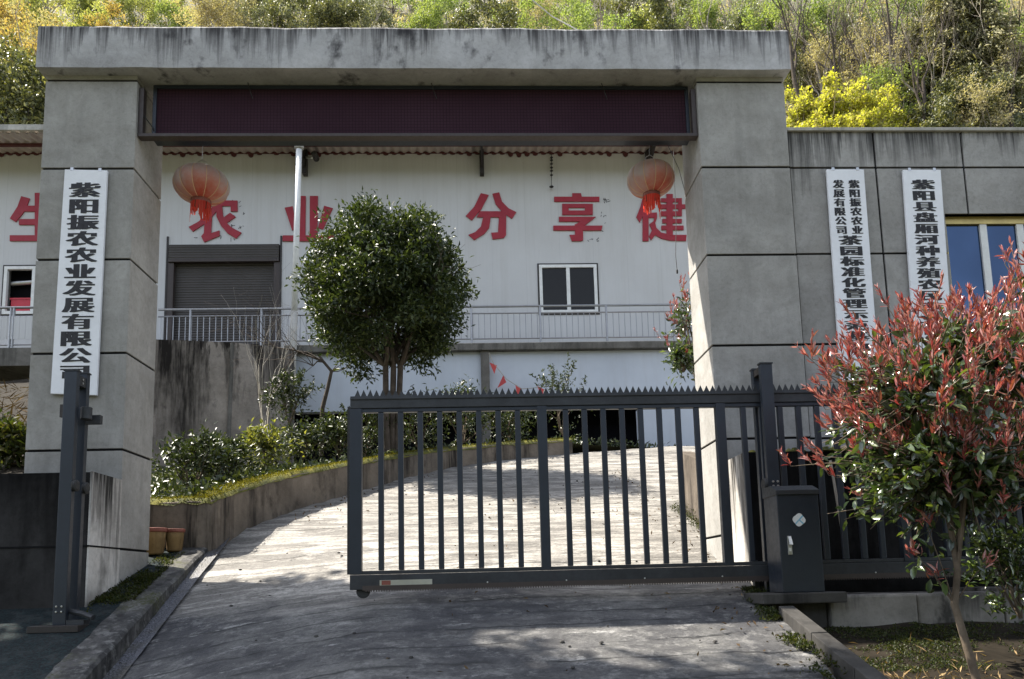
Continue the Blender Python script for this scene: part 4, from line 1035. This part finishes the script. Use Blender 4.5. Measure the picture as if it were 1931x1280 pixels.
# drainpipe, camera, hanging things, bunting
dp = thing('drainpipe', 'white drainpipe running from the eave down past the terrace', 'drainpipe', at(552, 775, 19.05))
MB().tube([at(564, 277, 19.05), at(555, 590, 19.05)], .078, 12).build('pipe', M['whitemetal'], dp, smooth=True)
MB().tube([at(555, 588, 19.05), at(549, 778, 19.05)], .088, 12).build('lower_pipe', M['coping'], dp, smooth=True)
MB().lathe(at(564, 280, 19.05), [(.1, -.02), (.12, 0), (.12, .12), (.1, .14)], 12).build('hopper', M['coping'], dp)
c0 = at(595, 295, FY-.5)
sc2 = thing('security_camera', 'small dark security camera on a bracket arm under the eave', 'camera', c0)
MB().tube([at(577, 297, FY-.2), at(588, 298, FY-.45), c0], .03, 6).build('arm', M['whitemetal'], sc2)
MB().lathe(c0, [(.05, -.18), (.085, -.16), (.085, .12), (.06, .14)], 14, 'y').build('body', M['darkmetal'], sc2)
mb = MB(); mb.tube([at(1040, 290, FY-.1), at(1040, 352, FY-.1)], .008, 4)
rn = random.Random(8)
for y in (297, 302, 309, 316, 322, 330, 352): mb.lathe(at(1040, y, FY-.1), [(0, -.04), (.05 if y != 352 else .07, 0), (0, .05)], 6)
tag(mb.build('dried_vine', M['ink']), 'thin dry black vine dangling from the eave on the white wall', 'vine')
ha = [at(1270, 285, 9.0), at(1275, 420, 9.0), at(1274, 480, 9.0), at(1277, 512, 9.0)]
mb = MB(); mb.tube(ha, .004, 4); mb.lathe(ha[-1], [(0, -.03), (.012, -.02), (.012, .02), (.004, .03)], 8); tag(mb.build('cable', M['rubber']), 'black cable with a plug dangling beside the right pillar', 'cable')
mb = MB(); mb.tube([at(1260, 275, 7.9), at(1280, 318, 7.9), at(1292, 362, 7.9)], .004, 4); tag(mb.build('cable', M['rubber']), 'short black wire dangling next to the right lantern', 'cable')
bt = thing('bunting', 'string of small red triangular flags drooping across the infill wall', 'bunting', at(985, 735, 19.1))
bp = [(922, 665), (930, 684), (955, 715), (985, 733), (1010, 731), (1040, 727), (1075, 715)]
MB().tube([at(x, y, 19.1) for x, y in bp], .009, 4).build('string', M['pale'], bt)
for x, y, a in [(930, 686, .3), (952, 714, -.5), (978, 730, .1), (1020, 731, .2)]:
    p = at(x, y, 19.1); s_ = .17; mb = MB()
    d = Vector((math.cos(a-.7), 0, math.sin(a-.7))); e = Vector((math.sin(a), -.12, -math.cos(a)))
    mb.add([p-d*s_*.6, p+d*s_*.6, p+e*s_*1.7+Vector((-.06, 0, 0))], [(0, 1, 2)]); mb.build('flag', M['flag'], bt)
mb = MB(); P = [at(980, -20, 34), at(1040, 30, 34), at(1100, 62, 34)]; mb.tube([P[0]+(P[0]-P[2])*3+Vector((0, 0, 4)), *P, P[2]+(P[2]-P[0])*4], .03, 4)
tag(mb.build('power_cable', M['steel']), 'thin pale cable slanting across the hillside above the beam', 'cable')

# ================================================================== PLANTS
def tree_obj(name, label, cat, c, segs, LV, leafm, barkm, group=None, n=7):
    t = thing(name, label, cat, c, group)
    segs_mb(segs, n).build('trunk', barkm, t, smooth=True)
    if LV is not None:
        V, T = LV; mesh_np('crown', V-np.array(c), T, leafm, t)
    return t
# --- osmanthus in the planter
OY = 13.0; rng = np.random.default_rng(5)
ob = at(738, 862, OY); oc = at(732, 540, OY)
segs = []
for px, dx in ((727, -.17), (755, .17), (742, .0)):
    b = np.array(ob)+np.array([dx*.3, dx*.2, -.15]); m_ = np.array(at(px, 690, OY)); 
    segs.append(([b, b*.6+m_*.4+rng.normal(size=3)*.02, m_], [.075, .055, .05]))
    for k in range(5):
        grow(rng, m_, unit(np.array([dx*2+rng.normal()*.5, rng.normal()*.5, 1.0])), 1.1, .04, 2, segs, .6, 3, .7)
oca = np.array(oc)
Vs, Ts, nv = [], [], 0
def lobe(c_, rad, nc, per, hol=.35):
    global nv
    v_, t_ = crown(rng, c_, rad, nc, per, .092, .040, .10, .12, hol); Vs.append(v_); Ts.append(t_+nv); nv += len(v_)
lobe(oca+np.array([0, 0, -.05]), (.95, .9, .85), 110, 50)
prof_ = [(-.98, .95), (-.72, 1.16), (-.42, 1.26), (-.05, 1.27), (.3, 1.17), (.6, .98), (.9, .72), (1.18, .40)]
for zz, rr in prof_:
    m_ = max(4, int(rr*8.5)); ph = rng.random()*6.28
    for k in range(m_):
        a_ = ph+6.283*(k+rng.normal()*.22)/m_; rk = rr*(.72+.36*rng.random()); sz = .19+.22*rng.random()
        lobe(oca+np.array([rk*math.cos(a_), rk*.92*math.sin(a_), zz+rng.normal()*.09]), (sz, sz, sz*.85), 16, 34, .2)
V = np.concatenate(Vs); T = np.concatenate(Ts)
tree_obj('osmanthus_tree', 'round dense dark evergreen tree standing in the planter before the white wall', 'tree', tuple(ob), segs, (V, T), M['osm'], M['barkdark'])
# --- bare small tree
rng = np.random.default_rng(9); b = np.array(at(606, 860, 15.2)); segs = []
path = [b]+[np.array(at(x, y, 15.2)) for x, y in [(608, 770), (617, 735), (625, 700), (610, 682), (600, 668)]]
segs.append((path, [.05, .045, .04, .035, .03, .025]))
for x, y, y2 in ((560, 662, 640), (520, 655, 600), (590, 690, 640)):
    q = np.array(at(x, y, 15.1)); segs.append(([path[4], path[4]*.4+q*.6+[0, 0, .06], q], [.02, .015, .01]))
    for k in range(5): grow(rng, q, unit(np.array([-.9+rng.normal()*.4, rng.normal()*.3, .4+rng.normal()*.5])), .8, .008, 2, segs, .5, 3, .7, .05, .14)
for k in range(4): grow(rng, path[3], unit(np.array([.6, rng.normal()*.3, .2+rng.normal()*.4])), .6, .01, 1, segs, .5, 3, .7)
tree_obj('bare_tree', 'small leafless crooked tree beside the drainpipe', 'tree', tuple(b), segs, None, None, M['barkdark'])
b = np.array(at(500, 840, 14.6)); segs = []
for k in range(4): grow(rng, b, unit(np.array([rng.normal()*.12, 0, 1])), 1.6, .014, 2, segs, .28, 3, .66, .1, .08)
tree_obj('bare_shrub', 'thin pale leafless shrub of upright twigs before the shutter door', 'shrub', tuple(b), segs, None, None, M['barkpale'])
# --- planter shrubs
def shrub(px, py, Y, w, h, label, mat='shrub', seed=0, dens=1.0, L=.08):
    rng = np.random.default_rng(100+seed); b = np.array(at(px, py, Y)); segs = []; tips = []
    for k in range(6): grow(rng, b, unit(np.array([rng.normal()*.45, rng.normal()*.45, 1.0])), h*.55, .014, 2, segs, .5, 3, .62, .12, .14, tips)
    c = b+np.array([0, 0, h*.52]); V, T = crown(rng, c, (w/2, w/2*.9, h*.5), int(44*dens), 18, L, L*.42, .09, .25, .25)
    Pt = np.array([p for tp in tips for p in tp[2][1:]]); Pt = np.repeat(Pt, 4, 0); n = len(Pt)
    V2, T2 = leaves(Pt, rdir(n, rng, .5), rdir(n, rng, .8), L*(.6+.7*rng.random(n)), L*.4)
    V = np.concatenate([V, V2]); T = np.concatenate([T, T2+len(V)-len(V2)])
    return tree_obj('shrub', label, 'shrub', tuple(b), segs, (V, T), M[mat], M['bark'], 'shrubs in the planter', 5)
shrub(360, 930, 9.6, 1.0, .72, 'dark spreading shrub right beside the left pillar', seed=1)
shrub(420, 905, 10.4, .85, .55, 'dark shrub with glinting leaves between the left pillar and the bright shrub', seed=2)
shrub(500, 885, 11.0, 1.0, .6, 'bright yellow-green leafy shrub in the planter below the shutter door', 'yg', seed=3, L=.08, dens=.6)
shrub(570, 868, 12.0, .95, .55, 'glossy green shrub under the drainpipe', seed=4)
shrub(640, 862, 12.4, 1.1, .6, 'glinting leafy shrub at the left end of the gate', seed=5, dens=.8)
shrub(690, 862, 13.2, 1.1, .9, 'shrub behind the first gate bars, left of the tree trunk', seed=6)
shrub(790, 848, 14.2, 1.2, 1.0, 'dark shrub behind the gate just right of the tree trunk', seed=7)
shrub(875, 835, 15.0, 1.2, 1.15, 'dark shrub whose tips rise above the gate spikes left of the column', seed=8)
shrub(960, 830, 15.6, 1.2, .8, 'low dark shrub behind the middle of the gate', seed=9)
shrub(545, 800, 14.5, .9, .9, 'twiggy dark shrub against the retaining wall beside the drainpipe', seed=10, dens=.5)
shrub(1062, 822, 16.4, 1.2, 1.5, 'airy shrub with arching twigs before the infill wall under the bunting', seed=11, dens=.28)
def leafy(px, py, Y, w, h, label, seed, mat='shrub', L=.07, dens=1.0):
    o = shrub(px, py, Y, w, h, label, mat, seed, dens, L); del o['group']; return o
leafy(18, 885, 7.9, .7, .45, 'low green weeds on the earth bank at the left edge', 30, 'grass', .09)
leafy(1925, 1165, 5.0, .5, .55, 'small glossy evergreen shrub at the right edge of the planting bed', 31, 'photg', .06, .5)
# --- photinia
def photinia(label, b, bend, c, rad, ntip, seed, Lr=.085, Lg=.075, trunk_r=.026, redz=.0, low=None, sprigs=()):
    rng = np.random.default_rng(seed); b = np.array(b); c = np.array(c); rad = np.array(rad); segs = []
    stem = [b]+[np.array(p) for p in bend]
    segs.append((stem, [trunk_r*(1-.35*i/(len(stem)-1)) for i in range(len(stem))]))
    fork = stem[-1]
    limbs = []
    for k in range(9):
        u = unit(np.array([rng.normal(), rng.normal(), .5+abs(rng.normal())*.5])); e = c+u*rad*.45
        src = stem[-1] if k < 6 else stem[-2]
        m_ = src*.5+e*.5+rng.normal(size=3)*.04; segs.append(([src, m_, e], [.014, .010, .007])); limbs += [m_, e]
    limbs = np.array(limbs); c0, rad0 = c, rad
    R = []; G = []
    for sp in sprigs:
        sp = np.array(sp); segs.append(([stem[2], (stem[2]+sp)/2+[0, 0, .02], sp], [.006, .004, .002]))
        for i in range(16):
            q_ = unit(sp-stem[2])*.5+rng.normal(size=3)*.6+np.array([0, 0, .3]); R.append((sp+rng.normal(size=3)*.02, unit(q_), Lr*(.5+.6*rng.random())))
        for i in range(9): G.append((sp*.8+stem[2]*.2+rng.normal(size=3)*.05, rdir(1, rng)[0], Lg*(.6+.6*rng.random())))
    for k in range(ntip):
        c, rad = (np.array(low[0]), np.array(low[1])) if low is not None and k < ntip*low[2] else (c0, rad0)
        u = unit(rng.normal(size=3)+np.array([0, 0, .3])); r = .5+.55*rng.random()**.7+(.28*rng.random() if rng.random() < .24 else 0)
        tip = c+u*rad*r*(1+.2*math.sin(u[0]*6+2+seed)*math.cos(u[2]*5))
        j = np.argmin(np.linalg.norm(limbs-(tip*.6+c*.4), axis=1)); s0 = limbs[j]
        d = unit(tip-s0+np.array([0, 0, .15])); ln = np.linalg.norm(tip-s0)
        m_ = (s0+tip)/2+rng.normal(size=3)*.03-np.array([0, 0, .03]); segs.append(([s0, m_, tip], [.005, .004, .0028]))
        # leaves along twig: green; whorl at the tip: red when high/outside
        f = (tip[2]-c0[2])/rad0[2]
        red = rng.random() < (.92 if f > redz+.15 else (.55 if f > redz-.35 else .16))
        ng = rng.integers(4, 9) if red else rng.integers(9, 16)
        for i in range(ng):
            t_ = .25+.75*rng.random() if not red else .2+.6*rng.random(); p = s0*(1-t_)+tip*t_+rng.normal(size=3)*.012
            G.append((p, unit(d*.5+rng.normal(size=3)*.8-np.array([0, 0, .15])), Lg*(.6+.7*rng.random())))
        if red:
            ax = unit(d*.5+np.array([rng.normal()*.25, rng.normal()*.25, .9])); nr_ = rng.integers(13, 22); sl = .06+.12*rng.random()
            segs.append(([tip, tip+ax*sl], [.0025, .0015]))
            for i in range(nr_):
                h_ = rng.random(); p = tip+ax*sl*h_; sp = .75*(1-h_*.55); q = unit(ax+rng.normal(size=3)*sp*.6)
                R.append((p, q, Lr*(.5+.6*rng.random())*(1-.3*h_)))
    t = thing('photinia_shrub', label, 'shrub', tuple(b))
    segs_mb(segs, 8).build('trunk', M['barkpale'] if False else M['bark'], t, smooth=True)
    A = np.array([x[0] for x in G]); D = np.array([x[1] for x in G]); L = np.array([x[2] for x in G])
    V, T = leaf6(A, D, unit(rng.normal(size=A.shape)+np.array([-.1, -.3, .9])), L, L*.45); mesh_np('green_leaves', V-b, T, M['photg'], t, smooth=False)
    A = np.array([x[0] for x in R]); D = np.array([x[1] for x in R]); L = np.array([x[2] for x in R])
    V, T = leaf6(A, D, rdir(len(A), rng), L, L*.19); mesh_np('red_leaves', V-b, T, M['photr'], t)
    return t
def leaf6(C, D, N, L, W):
    n = len(C); D = unit(D); S = unit(np.cross(D, N)); Nn = np.cross(S, D); L = L[:, None]; W = W[:, None]
    V = np.empty((n, 7, 3)); V[:, 0] = C; m1 = C+D*L*.35; m2 = C+D*L*.7-Nn*L*.03
    V[:, 1] = m1+S*W*.46+Nn*W*.18; V[:, 2] = m2+S*W*.40+Nn*W*.14; V[:, 3] = C+D*L-Nn*L*.13; V[:, 4] = m2-S*W*.40+Nn*W*.14; V[:, 5] = m1-S*W*.46+Nn*W*.18
    V[:, 6] = C+D*L*.52-Nn*W*.04
    i = np.arange(n)[:, None]*7
    T = np.concatenate([i+np.array([t]) for t in ([0, 6, 1], [1, 6, 2], [2, 6, 3], [3, 6, 4], [4, 6, 5], [5, 6, 0])], 1).reshape(-1, 3)
    return V.reshape(-1, 3), T
pY = 4.65
photinia('large photinia shrub with flaming red shoots over dark green leaves at the right', at(1850, 1292, 4.55)-Vector((0, 0, .08)),
         [at(1822, 1215, 4.57), at(1800, 1140, 4.6), at(1806, 1075, 4.62), at(1790, 980, 4.65)], at(1790, 775, pY), (.80, .72, .62), 950, 21, .085, .075, redz=-.22, low=(at(1775, 905, pY), (.66, .5, .42), .30), sprigs=[at(1722, 1040, 4.6), at(1762, 1085, 4.6), at(1860, 1060, 4.6), at(1745, 985, 4.6)])
photinia('tall photinia shrub with red shoots cut off by the right edge', at(2010, 1292, 4.9), [at(2000, 1100, 4.9), at(1990, 950, 4.9)], at(2000, 690, 4.9), (.52, .5, .72), 260, 22, redz=-.3)
photinia('slender photinia shrub with reddish leaves behind the right pillar', at(1330, 900, 10.2), [at(1325, 800, 10.2), at(1320, 740, 10.2)], at(1304, 625, 10.2), (.36, .4, .75), 62, 23, .09, .085, redz=-.2)
o = shrub(1290, 700, 10.0, .35, .3, 'drooping leafy sprig beside the right pillar', 'photg', 40, .3, .09); del o['group']

# ground cover: moss, litter, weeds
def scatter(name, label, pts, L, W, mat, up=.2, kind='stuff'):
    P = np.array([p[:] for p in pts]); n = len(P); rng = np.random.default_rng(n)
    V, T = leaves(P, rdir(n, rng, up), rdir(n, rng, 1.0), L*(.5+rng.random(n)), W*(.6+.8*rng.random(n)))
    return tag(mesh_np(name, V, T, M[mat]), label, None, kind=kind)
rn = random.Random(12)
def bedz(x, y): return -.43+.21*(y-5.6)+.03*mnoise.noise(Vector((x*3, y*3, 0)))+.02*mnoise.noise(Vector((x*9, y*9, 0)))
pts = []
for _ in range(30000):
    y = rn.uniform(4.2, 5.7); x = rn.uniform(interp(rx, y)+.1, 4.6)
    if mnoise.noise(Vector((x*1.6, y*1.6, 7)))+.4*mnoise.noise(Vector((x*8, y*8, 7))) > rn.gauss(.0, .1) and y > 4.7+.2*mnoise.noise(Vector((x*3, 0, 0))): pts.append(Vector((x, y, bedz(x, y)+rn.random()*.015)))
scatter('ground_moss', 'green moss and creeping weeds over the planting bed', pts, .017, .010, 'grass', .8)
pts = []
for _ in range(7000):
    y = rn.uniform(3.8, 5.3); x = rn.uniform(interp(rx, y)+.12, 4.6)
    if rn.random() < max(.03, min(1, (4.75-y)*1.6)): pts.append(Vector((x, y, bedz(x, y)+rn.random()*.02)))
scatter('leaf_litter', 'dry straw and fallen leaves around the photinia stem', pts, .06, .009, 'litter', .15)
pts = []
for _ in range(11000):
    i = rn.randrange(len(cps)-1); f = rn.random(); p = cps[i].lerp(cps[i+1], f); h = ch_[i]
    d = (cps[i+1]-cps[i]); d.z = 0; d.normalize(); nn = Vector((-d.y, d.x, 0)); u = rn.uniform(-.02, .3)
    pts.append(Vector((p.x+nn.x*u, p.y+nn.y*u, p.z+h+.02+rn.random()*.02)))
scatter('wall_moss', 'moss tufts on the planter wall top', pts, .022, .010, 'mossleaf', 1.0)
pts = []
for _ in range(14000):     # weeds along the pillar foot, apron and driveway edge
    y = rn.uniform(6.25, 8.1); x = rn.uniform(-3.2, interp(lx, y)-.18)
    if mnoise.noise(Vector((x*2.3, y*2.3, 1)))+.35*mnoise.noise(Vector((x*11, y*11, 1)))+rn.gauss(0, .12) > .12:
        z = zp(y); pts.append(Vector((x, y, z+rn.random()*.02)))
for _ in range(7000):
    y = rn.uniform(4.0, 6.2); x = interp(rx, y)+rn.gauss(.0, .05)
    if mnoise.noise(Vector((x*3, y*3, 5)))+.4*mnoise.noise(Vector((x*12, y*12, 1))) > .05: pts.append(Vector((x, y, zr(y)+.01+rn.random()*.025)))
for _ in range(1500):
    y = rn.uniform(7.6, 9.6); x = 2.47+rn.gauss(0, .05); pts.append(Vector((x, y, zr(y)+.01+abs(rn.gauss(0, .05)))))
scatter('weeds', 'small weeds and moss along the edges of the driveway', pts, .022, .012, 'grass', .9)
pts = [Vector((rn.uniform(-12, -.545*y), y, .95+.37*(y-7.1)+.05)) for y in [rn.uniform(7.2, 16) for _ in range(900)]]
scatter('bank_litter', 'dry sticks and litter on the earth bank', pts, .26, .02, 'banklitter', .2)
pts = []
for _ in range(9000):
    i = rn.randrange(len(topline)); u = rn.random(); p = topline[i].lerp(back[i], u); pts.append(Vector((p.x+rn.uniform(-.2, .2), p.y+rn.uniform(-.2, .2), p.z+.03+rn.random()*.06)))
scatter('planter_cover', 'low weeds and litter covering the planter earth', pts, .09, .04, 'shrub', .7)
rn = random.Random(5)
pts = []
for _ in range(420):
    y = rn.uniform(4.2, 13); a_, b_ = interp(lx, y)+.15, min(2.4, interp(rx, y)); x = rn.choice((a_+abs(rn.gauss(0, .25)), b_-abs(rn.gauss(0, .25)), rn.uniform(a_, b_)))
    if x < -.7 and y < 9: continue
    pts.append(Vector((x, y, zr(y)+.012)))
scatter('fallen_leaves', 'dry leaves and grit along the driveway edges', pts, .045, .02, 'banklitter', .15)
mbs = MB()
for _ in range(70):
    y = rn.uniform(4.4, 12); x = rn.uniform(interp(lx, y)+.2, min(2.3, interp(rx, y))-.05); r = rn.uniform(.006, .018)
    mbs.lathe((x, y, zr(y)+.004), [(0, -r*.3), (r, 0), (r*.7, r*.6), (0, r*.8)], 6)
tag(mbs.build('pebbles', M['kerb']), 'scattered pebbles and crumbs on the driveway', None, kind='stuff')

# ================================================================== HILLSIDE TREES
def proto(kind, seed):
    rng = np.random.default_rng(seed); segs = []; LV = None; bark = M['twig']; leafm = None; name = 'hill_tree'
    z0 = np.zeros(3)
    if kind == 'bare':
        grow(rng, z0, np.array([.05, 0, 1.]), 5.2, .13, 4, segs, .42, 3, .66, .10, .07); bark = M['twig']
    elif kind == 'baredark':
        grow(rng, z0, np.array([.1, 0, 1.]), 5.5, .19, 4, segs, .40, 3, .64, .12, .07); bark = M['barkdark']
    elif kind == 'conifer':
        segs.append(([z0, np.array([.1, 0, 5.]), np.array([0, 0, 10.])], [.2, .12, .03])); P = []; D = []
        for k in range(150):
            h = 1.2+8.6*rng.random()**.9; a = rng.random()*6.28; rad = (10.2-h)*.36*(.6+.5*rng.random())+.3
            e = np.array([math.cos(a)*rad, math.sin(a)*rad, h-.25*rad]); s0 = np.array([0, 0, h]); segs.append(([s0, e], [.03, .008]))
            n = int(40+60*rad/3); t_ = rng.random(n)**.7; q = s0+(e-s0)*t_[:, None]+rng.normal(size=(n, 3))*np.array([.16, .16, .10]); P.append(q)
            D.append(unit((e-s0)[None]*.4+rng.normal(size=(n, 3))*.35-np.array([0, 0, .5])))
        P = np.concatenate(P); D = np.concatenate(D); n = len(P)
        LV = leaves(P, D, rdir(n, rng, .8), .34*(.6+.7*rng.random(n)), .09); leafm = M['hc']; bark = M['barkdark']
    else:
        spec = {'yellow': ('hy', (2.0, 2.0, 2.2), 150, 32, .17, .11, .32, .15), 'light': ('hl', (2.2, 2.2, 2.3), 150, 34, .17, .11, .34, .15), 'dark': ('hd', (2.4, 2.4, 2.3), 170, 40, .20, .10, .33, .35),
                'tan': ('ht', (2.0, 2.0, 2.0), 130, 34, .16, .07, .34, .1), 'orange': ('ho', (2.0, 2.0, 2.0), 130, 30, .18, .12, .34, .1), 'bright': ('hb', (2.3, 2.0, 1.7), 210, 20, .15, .10, .15, .3), 'grey': ('hg', (2.1, 2.1, 2.4), 150, 34, .20, .09, .32, .3)}[kind]
        m_, rad, nc, per, L, W, sig, hol = spec
        tips = []
        for k in range(3 if kind != 'bright' else 6): grow(rng, z0, unit(np.array([rng.normal()*.3, rng.normal()*.3, 1.])), 2.3 if kind != 'bright' else 1.5, .08, 3, segs, .55, 3, .68, .12, .1, tips)
        P = np.array([q_ for tp in tips for q_ in (tp[2][2], tp[2][-1])]); keep = rng.random(len(P)) < (.85 if kind in ('dark', 'bright') else .62); P = P[keep]
        P = np.repeat(P, per, 0)+rng.normal(size=(len(P)*per, 3))*sig*.62; n = len(P)
        LV = leaves(P, rdir(n, rng, .25), rdir(n, rng, .9), L*(.6+.8*rng.random(n)), W*(.7+.6*rng.random(n))); leafm = M[m_]; bark = M['twig'] if kind in ('tan', 'yellow', 'light', 'bright') else M['barkdark']
    t = thing(name, 'x', 'tree', (0, 0, 0), None)
    segs_mb(segs, 6).build('trunk', bark, t, smooth=True)
    if LV is not None: mesh_np('crown', LV[0], LV[1], leafm, t)
    return t
DESC = {'bare': 'leafless grey twiggy tree', 'baredark': 'tall leafless tree with dark trunk', 'conifer': 'dark feathery conifer', 'yellow': 'yellow-green spring tree', 'light': 'fresh light green tree',
        'dark': 'dark evergreen tree', 'tan': 'tan brushy tree in dry leaf', 'orange': 'orange-brown leafed tree', 'bright': 'bright yellow leafed bush', 'grey': 'grey-green glinting tree'}
PR = {}
used = set()
def put(kind, px, py, Y, sc, zone, dz=0.0, rz=None):
    """tree whose middle stands over picture point (px,py) at depth Y, rooted on the hill"""
    v = random.randrange(2); key = (kind, v)
    if key not in PR: PR[key] = proto(kind, sum(map(ord, kind))+v*7)
    p = at(px, py, Y); hgt = {'bare': 5, 'baredark': 6, 'conifer': 5}.get(kind, 3.4)*sc
    # slide along the sight line until the root meets the hill
    lo, hi = 26.0, 110.0
    for _ in range(40):
        m_ = (lo+hi)/2; q = at(px, py, m_)
        if q.z-hgt > hz(q.x, q.y): lo = m_
        else: hi = m_
    Y2 = lo; q = at(px, py, Y2)
    loc = (q.x, Y2, q.z-hgt-.1)
    lab = DESC[kind]+' on the hillside '+zone; grp = DESC[kind]+'s on the hillside '+zone
    r = rz if rz is not None else random.random()*6.28
    o = PR[key]
    if key in used: o = copy_thing(PR[key], loc, r, sc)
    else: used.add(key); o.location = loc; o.rotation_euler = (0, 0, r); o.scale = (sc, sc, sc)
    o['label'] = lab; o['group'] = grp
random.seed(21)
ZL_, ZM, ZR = 'left of the gateway beam', 'above the gateway beam', 'above the gatehouse roof'
for px, py, k, sc in [(20,215,'dark',1.2),(60,170,'dark',1.1),(10,150,'grey',1.0),(-20,190,'dark',1.2),(30,110,'orange',1.0),(70,90,'tan',1.0),(-10,60,'orange',1.2),(40,40,'yellow',1.2),(60,130,'bare',.8),(25,5,'yellow',1.2),(75,30,'bare',.9),(70,215,'dark',.9),(25,70,'orange',.8)]: put(k, px, py, 50, sc, ZL_)
x = 95
seq = ['yellow','yellow','orange','yellow','light','tan','tan','grey','dark','grey','grey','dark','grey','light','light','dark','light','tan','yellow','light','light','yellow','dark','light','grey','light','bare']
i = 0
while x < 1490:
    k = seq[min(len(seq)-1, int((x-95)/1400*len(seq)))]
    put(k, x+random.uniform(-12, 12), random.uniform(30, 62), 50, random.uniform(.85, 1.2), ZM)
    put(seq[min(len(seq)-1, int((x-95)/1400*len(seq)+random.choice((0, 1))))], x+random.uniform(-20, 20), random.uniform(-35, 10), 50, random.uniform(.9, 1.3), ZM)
    x += 58
for px, py, k, sc in [(520,35,'bare',.8),(640,20,'bare',.9),(700,40,'bare',.8),(1330,30,'bare',.9),(1390,20,'baredark',.7),(1440,30,'bare',.9),(1120,30,'bare',.7),(820,15,'bare',.8)]: put(k, px, py, 45, sc, ZM)
for px, py, k, sc in [(1500,185,'bright',1.1),(1545,170,'bright',1.45),(1595,165,'bright',1.45),(1645,190,'bright',1.1),(1685,215,'bright',.8),(1520,222,'bright',1.2),(1570,225,'bright',1.2),(1620,225,'bright',1.2),
        (1700,190,'light',.9),(1500,130,'dark',.8),(1560,120,'tan',1.0),(1620,110,'tan',1.1),(1500,60,'light',1.2),(1560,40,'light',1.3),(1640,40,'tan',1.3),(1600,10,'light',1.3),(1540,95,'dark',.8),(1650,85,'grey',1.1),
        (1720,60,'light',1.1),(1700,120,'tan',1.1),(1660,150,'tan',1.0),(1760,225,'grey',.9),(1800,235,'hd' if False else 'dark',.9),(1850,230,'tan',.9),(1900,235,'grey',.9),
        (1890,60,'light',1.4),(1930,30,'tan',1.3),(1915,140,'tan',1.2),(1870,180,'tan',1.0),(1945,200,'grey',1.0),(1940,110,'light',1.1),(1750,180,'dark',.9),(1760,20,'dark',1.0),(1820,200,'dark',1.0)]: put(k, px, py, 50, sc, ZR)
for px, py, k, sc in [(1790,110,'conifer',1.15),(1845,90,'conifer',1.25),(1740,140,'conifer',.8),(1820,40,'conifer',1.1)]: put(k, px, py, 45, sc, ZR)
for px, py, k, sc in [(1500,90,'baredark',.8),(1520,70,'baredark',.75),(1580,100,'baredark',.85),(1690,90,'baredark',1.0),(1725,120,'bare',1.0),(1755,150,'bare',.9),(1640,100,'bare',1.0),(1880,150,'bare',1.0),(1910,100,'bare',1.1),(1610,60,'bare',1.1),(1660,60,'bare',1.0),(1545,90,'bare',1.0),(1895,190,'bare',.8)]: put(k, px, py, 42, sc, ZR)
random.seed(33)
for k in range(24): put(random.choice(('bare', 'bare', 'baredark')), random.uniform(1500, 1960), random.uniform(60, 190), 42, random.uniform(.55, 1.0), ZR)
for k in range(14): put('bare', random.uniform(1000, 1490), random.uniform(10, 45), 42, random.uniform(.5, .9), ZM)
for px, py, sc in ((1505, 70, 1.1), (1590, 60, 1.0), (1690, 60, 1.3), (1720, 140, 1.0), (1640, 120, .9)): put('baredark', px, py, 40, sc, ZR)
# undergrowth over the hill
rng = np.random.default_rng(77); P = []
for _ in range(36000):
    y = 36+rng.random()*38; x = (rng.random()-.5)*1.7*y; P.append((x, y, hz(x, y)+rng.random()*.9))
P = np.array(P); n = len(P)
V, T = leaves(P, rdir(n, rng, .6), rdir(n, rng, .8), .32*(.5+rng.random(n)), .13*(.5+rng.random(n)))
tag(mesh_np('undergrowth', V, T, M['ht']), 'dry brush covering the hillside between the trees', None, kind='stuff')

# ================================================================== unseen trees added left of the road to throw shade on the drive
def shade_tree(target, s, rad, label, seed):
    rng = np.random.default_rng(seed); c = np.array(target)+np.array([-.64, .27, 1.])*s; b = np.array([c[0]-.4, c[1], -.6]); segs = []
    segs.append(([b, (b+c)/2+[.1, 0, 0], c], [.22, .17, .1]))
    for k in range(7): grow(rng, c-[0, 0, 1.2], unit(np.array([rng.normal(), rng.normal(), .6])), rad[0]*.7, .05, 2, segs, .6, 3, .7)
    V, T = crown(rng, c, rad, 420, 44, .22, .13, .24, .1, .15)
    tree_obj('added_shade_tree', label, 'tree', tuple(b), segs, (V, T), M['hd'], M['bark'])
shade_tree((-1.75, 4.9, -.35), 9.0, (1.5, 1.7, 1.1), 'unseen leafy tree added left of the road to shade the apron', 61)
shade_tree((.75, 3.3, -.8), 10.5, (2.1, .95, .8), 'unseen leafy tree added nearer the road to shade the foot of the drive', 62)
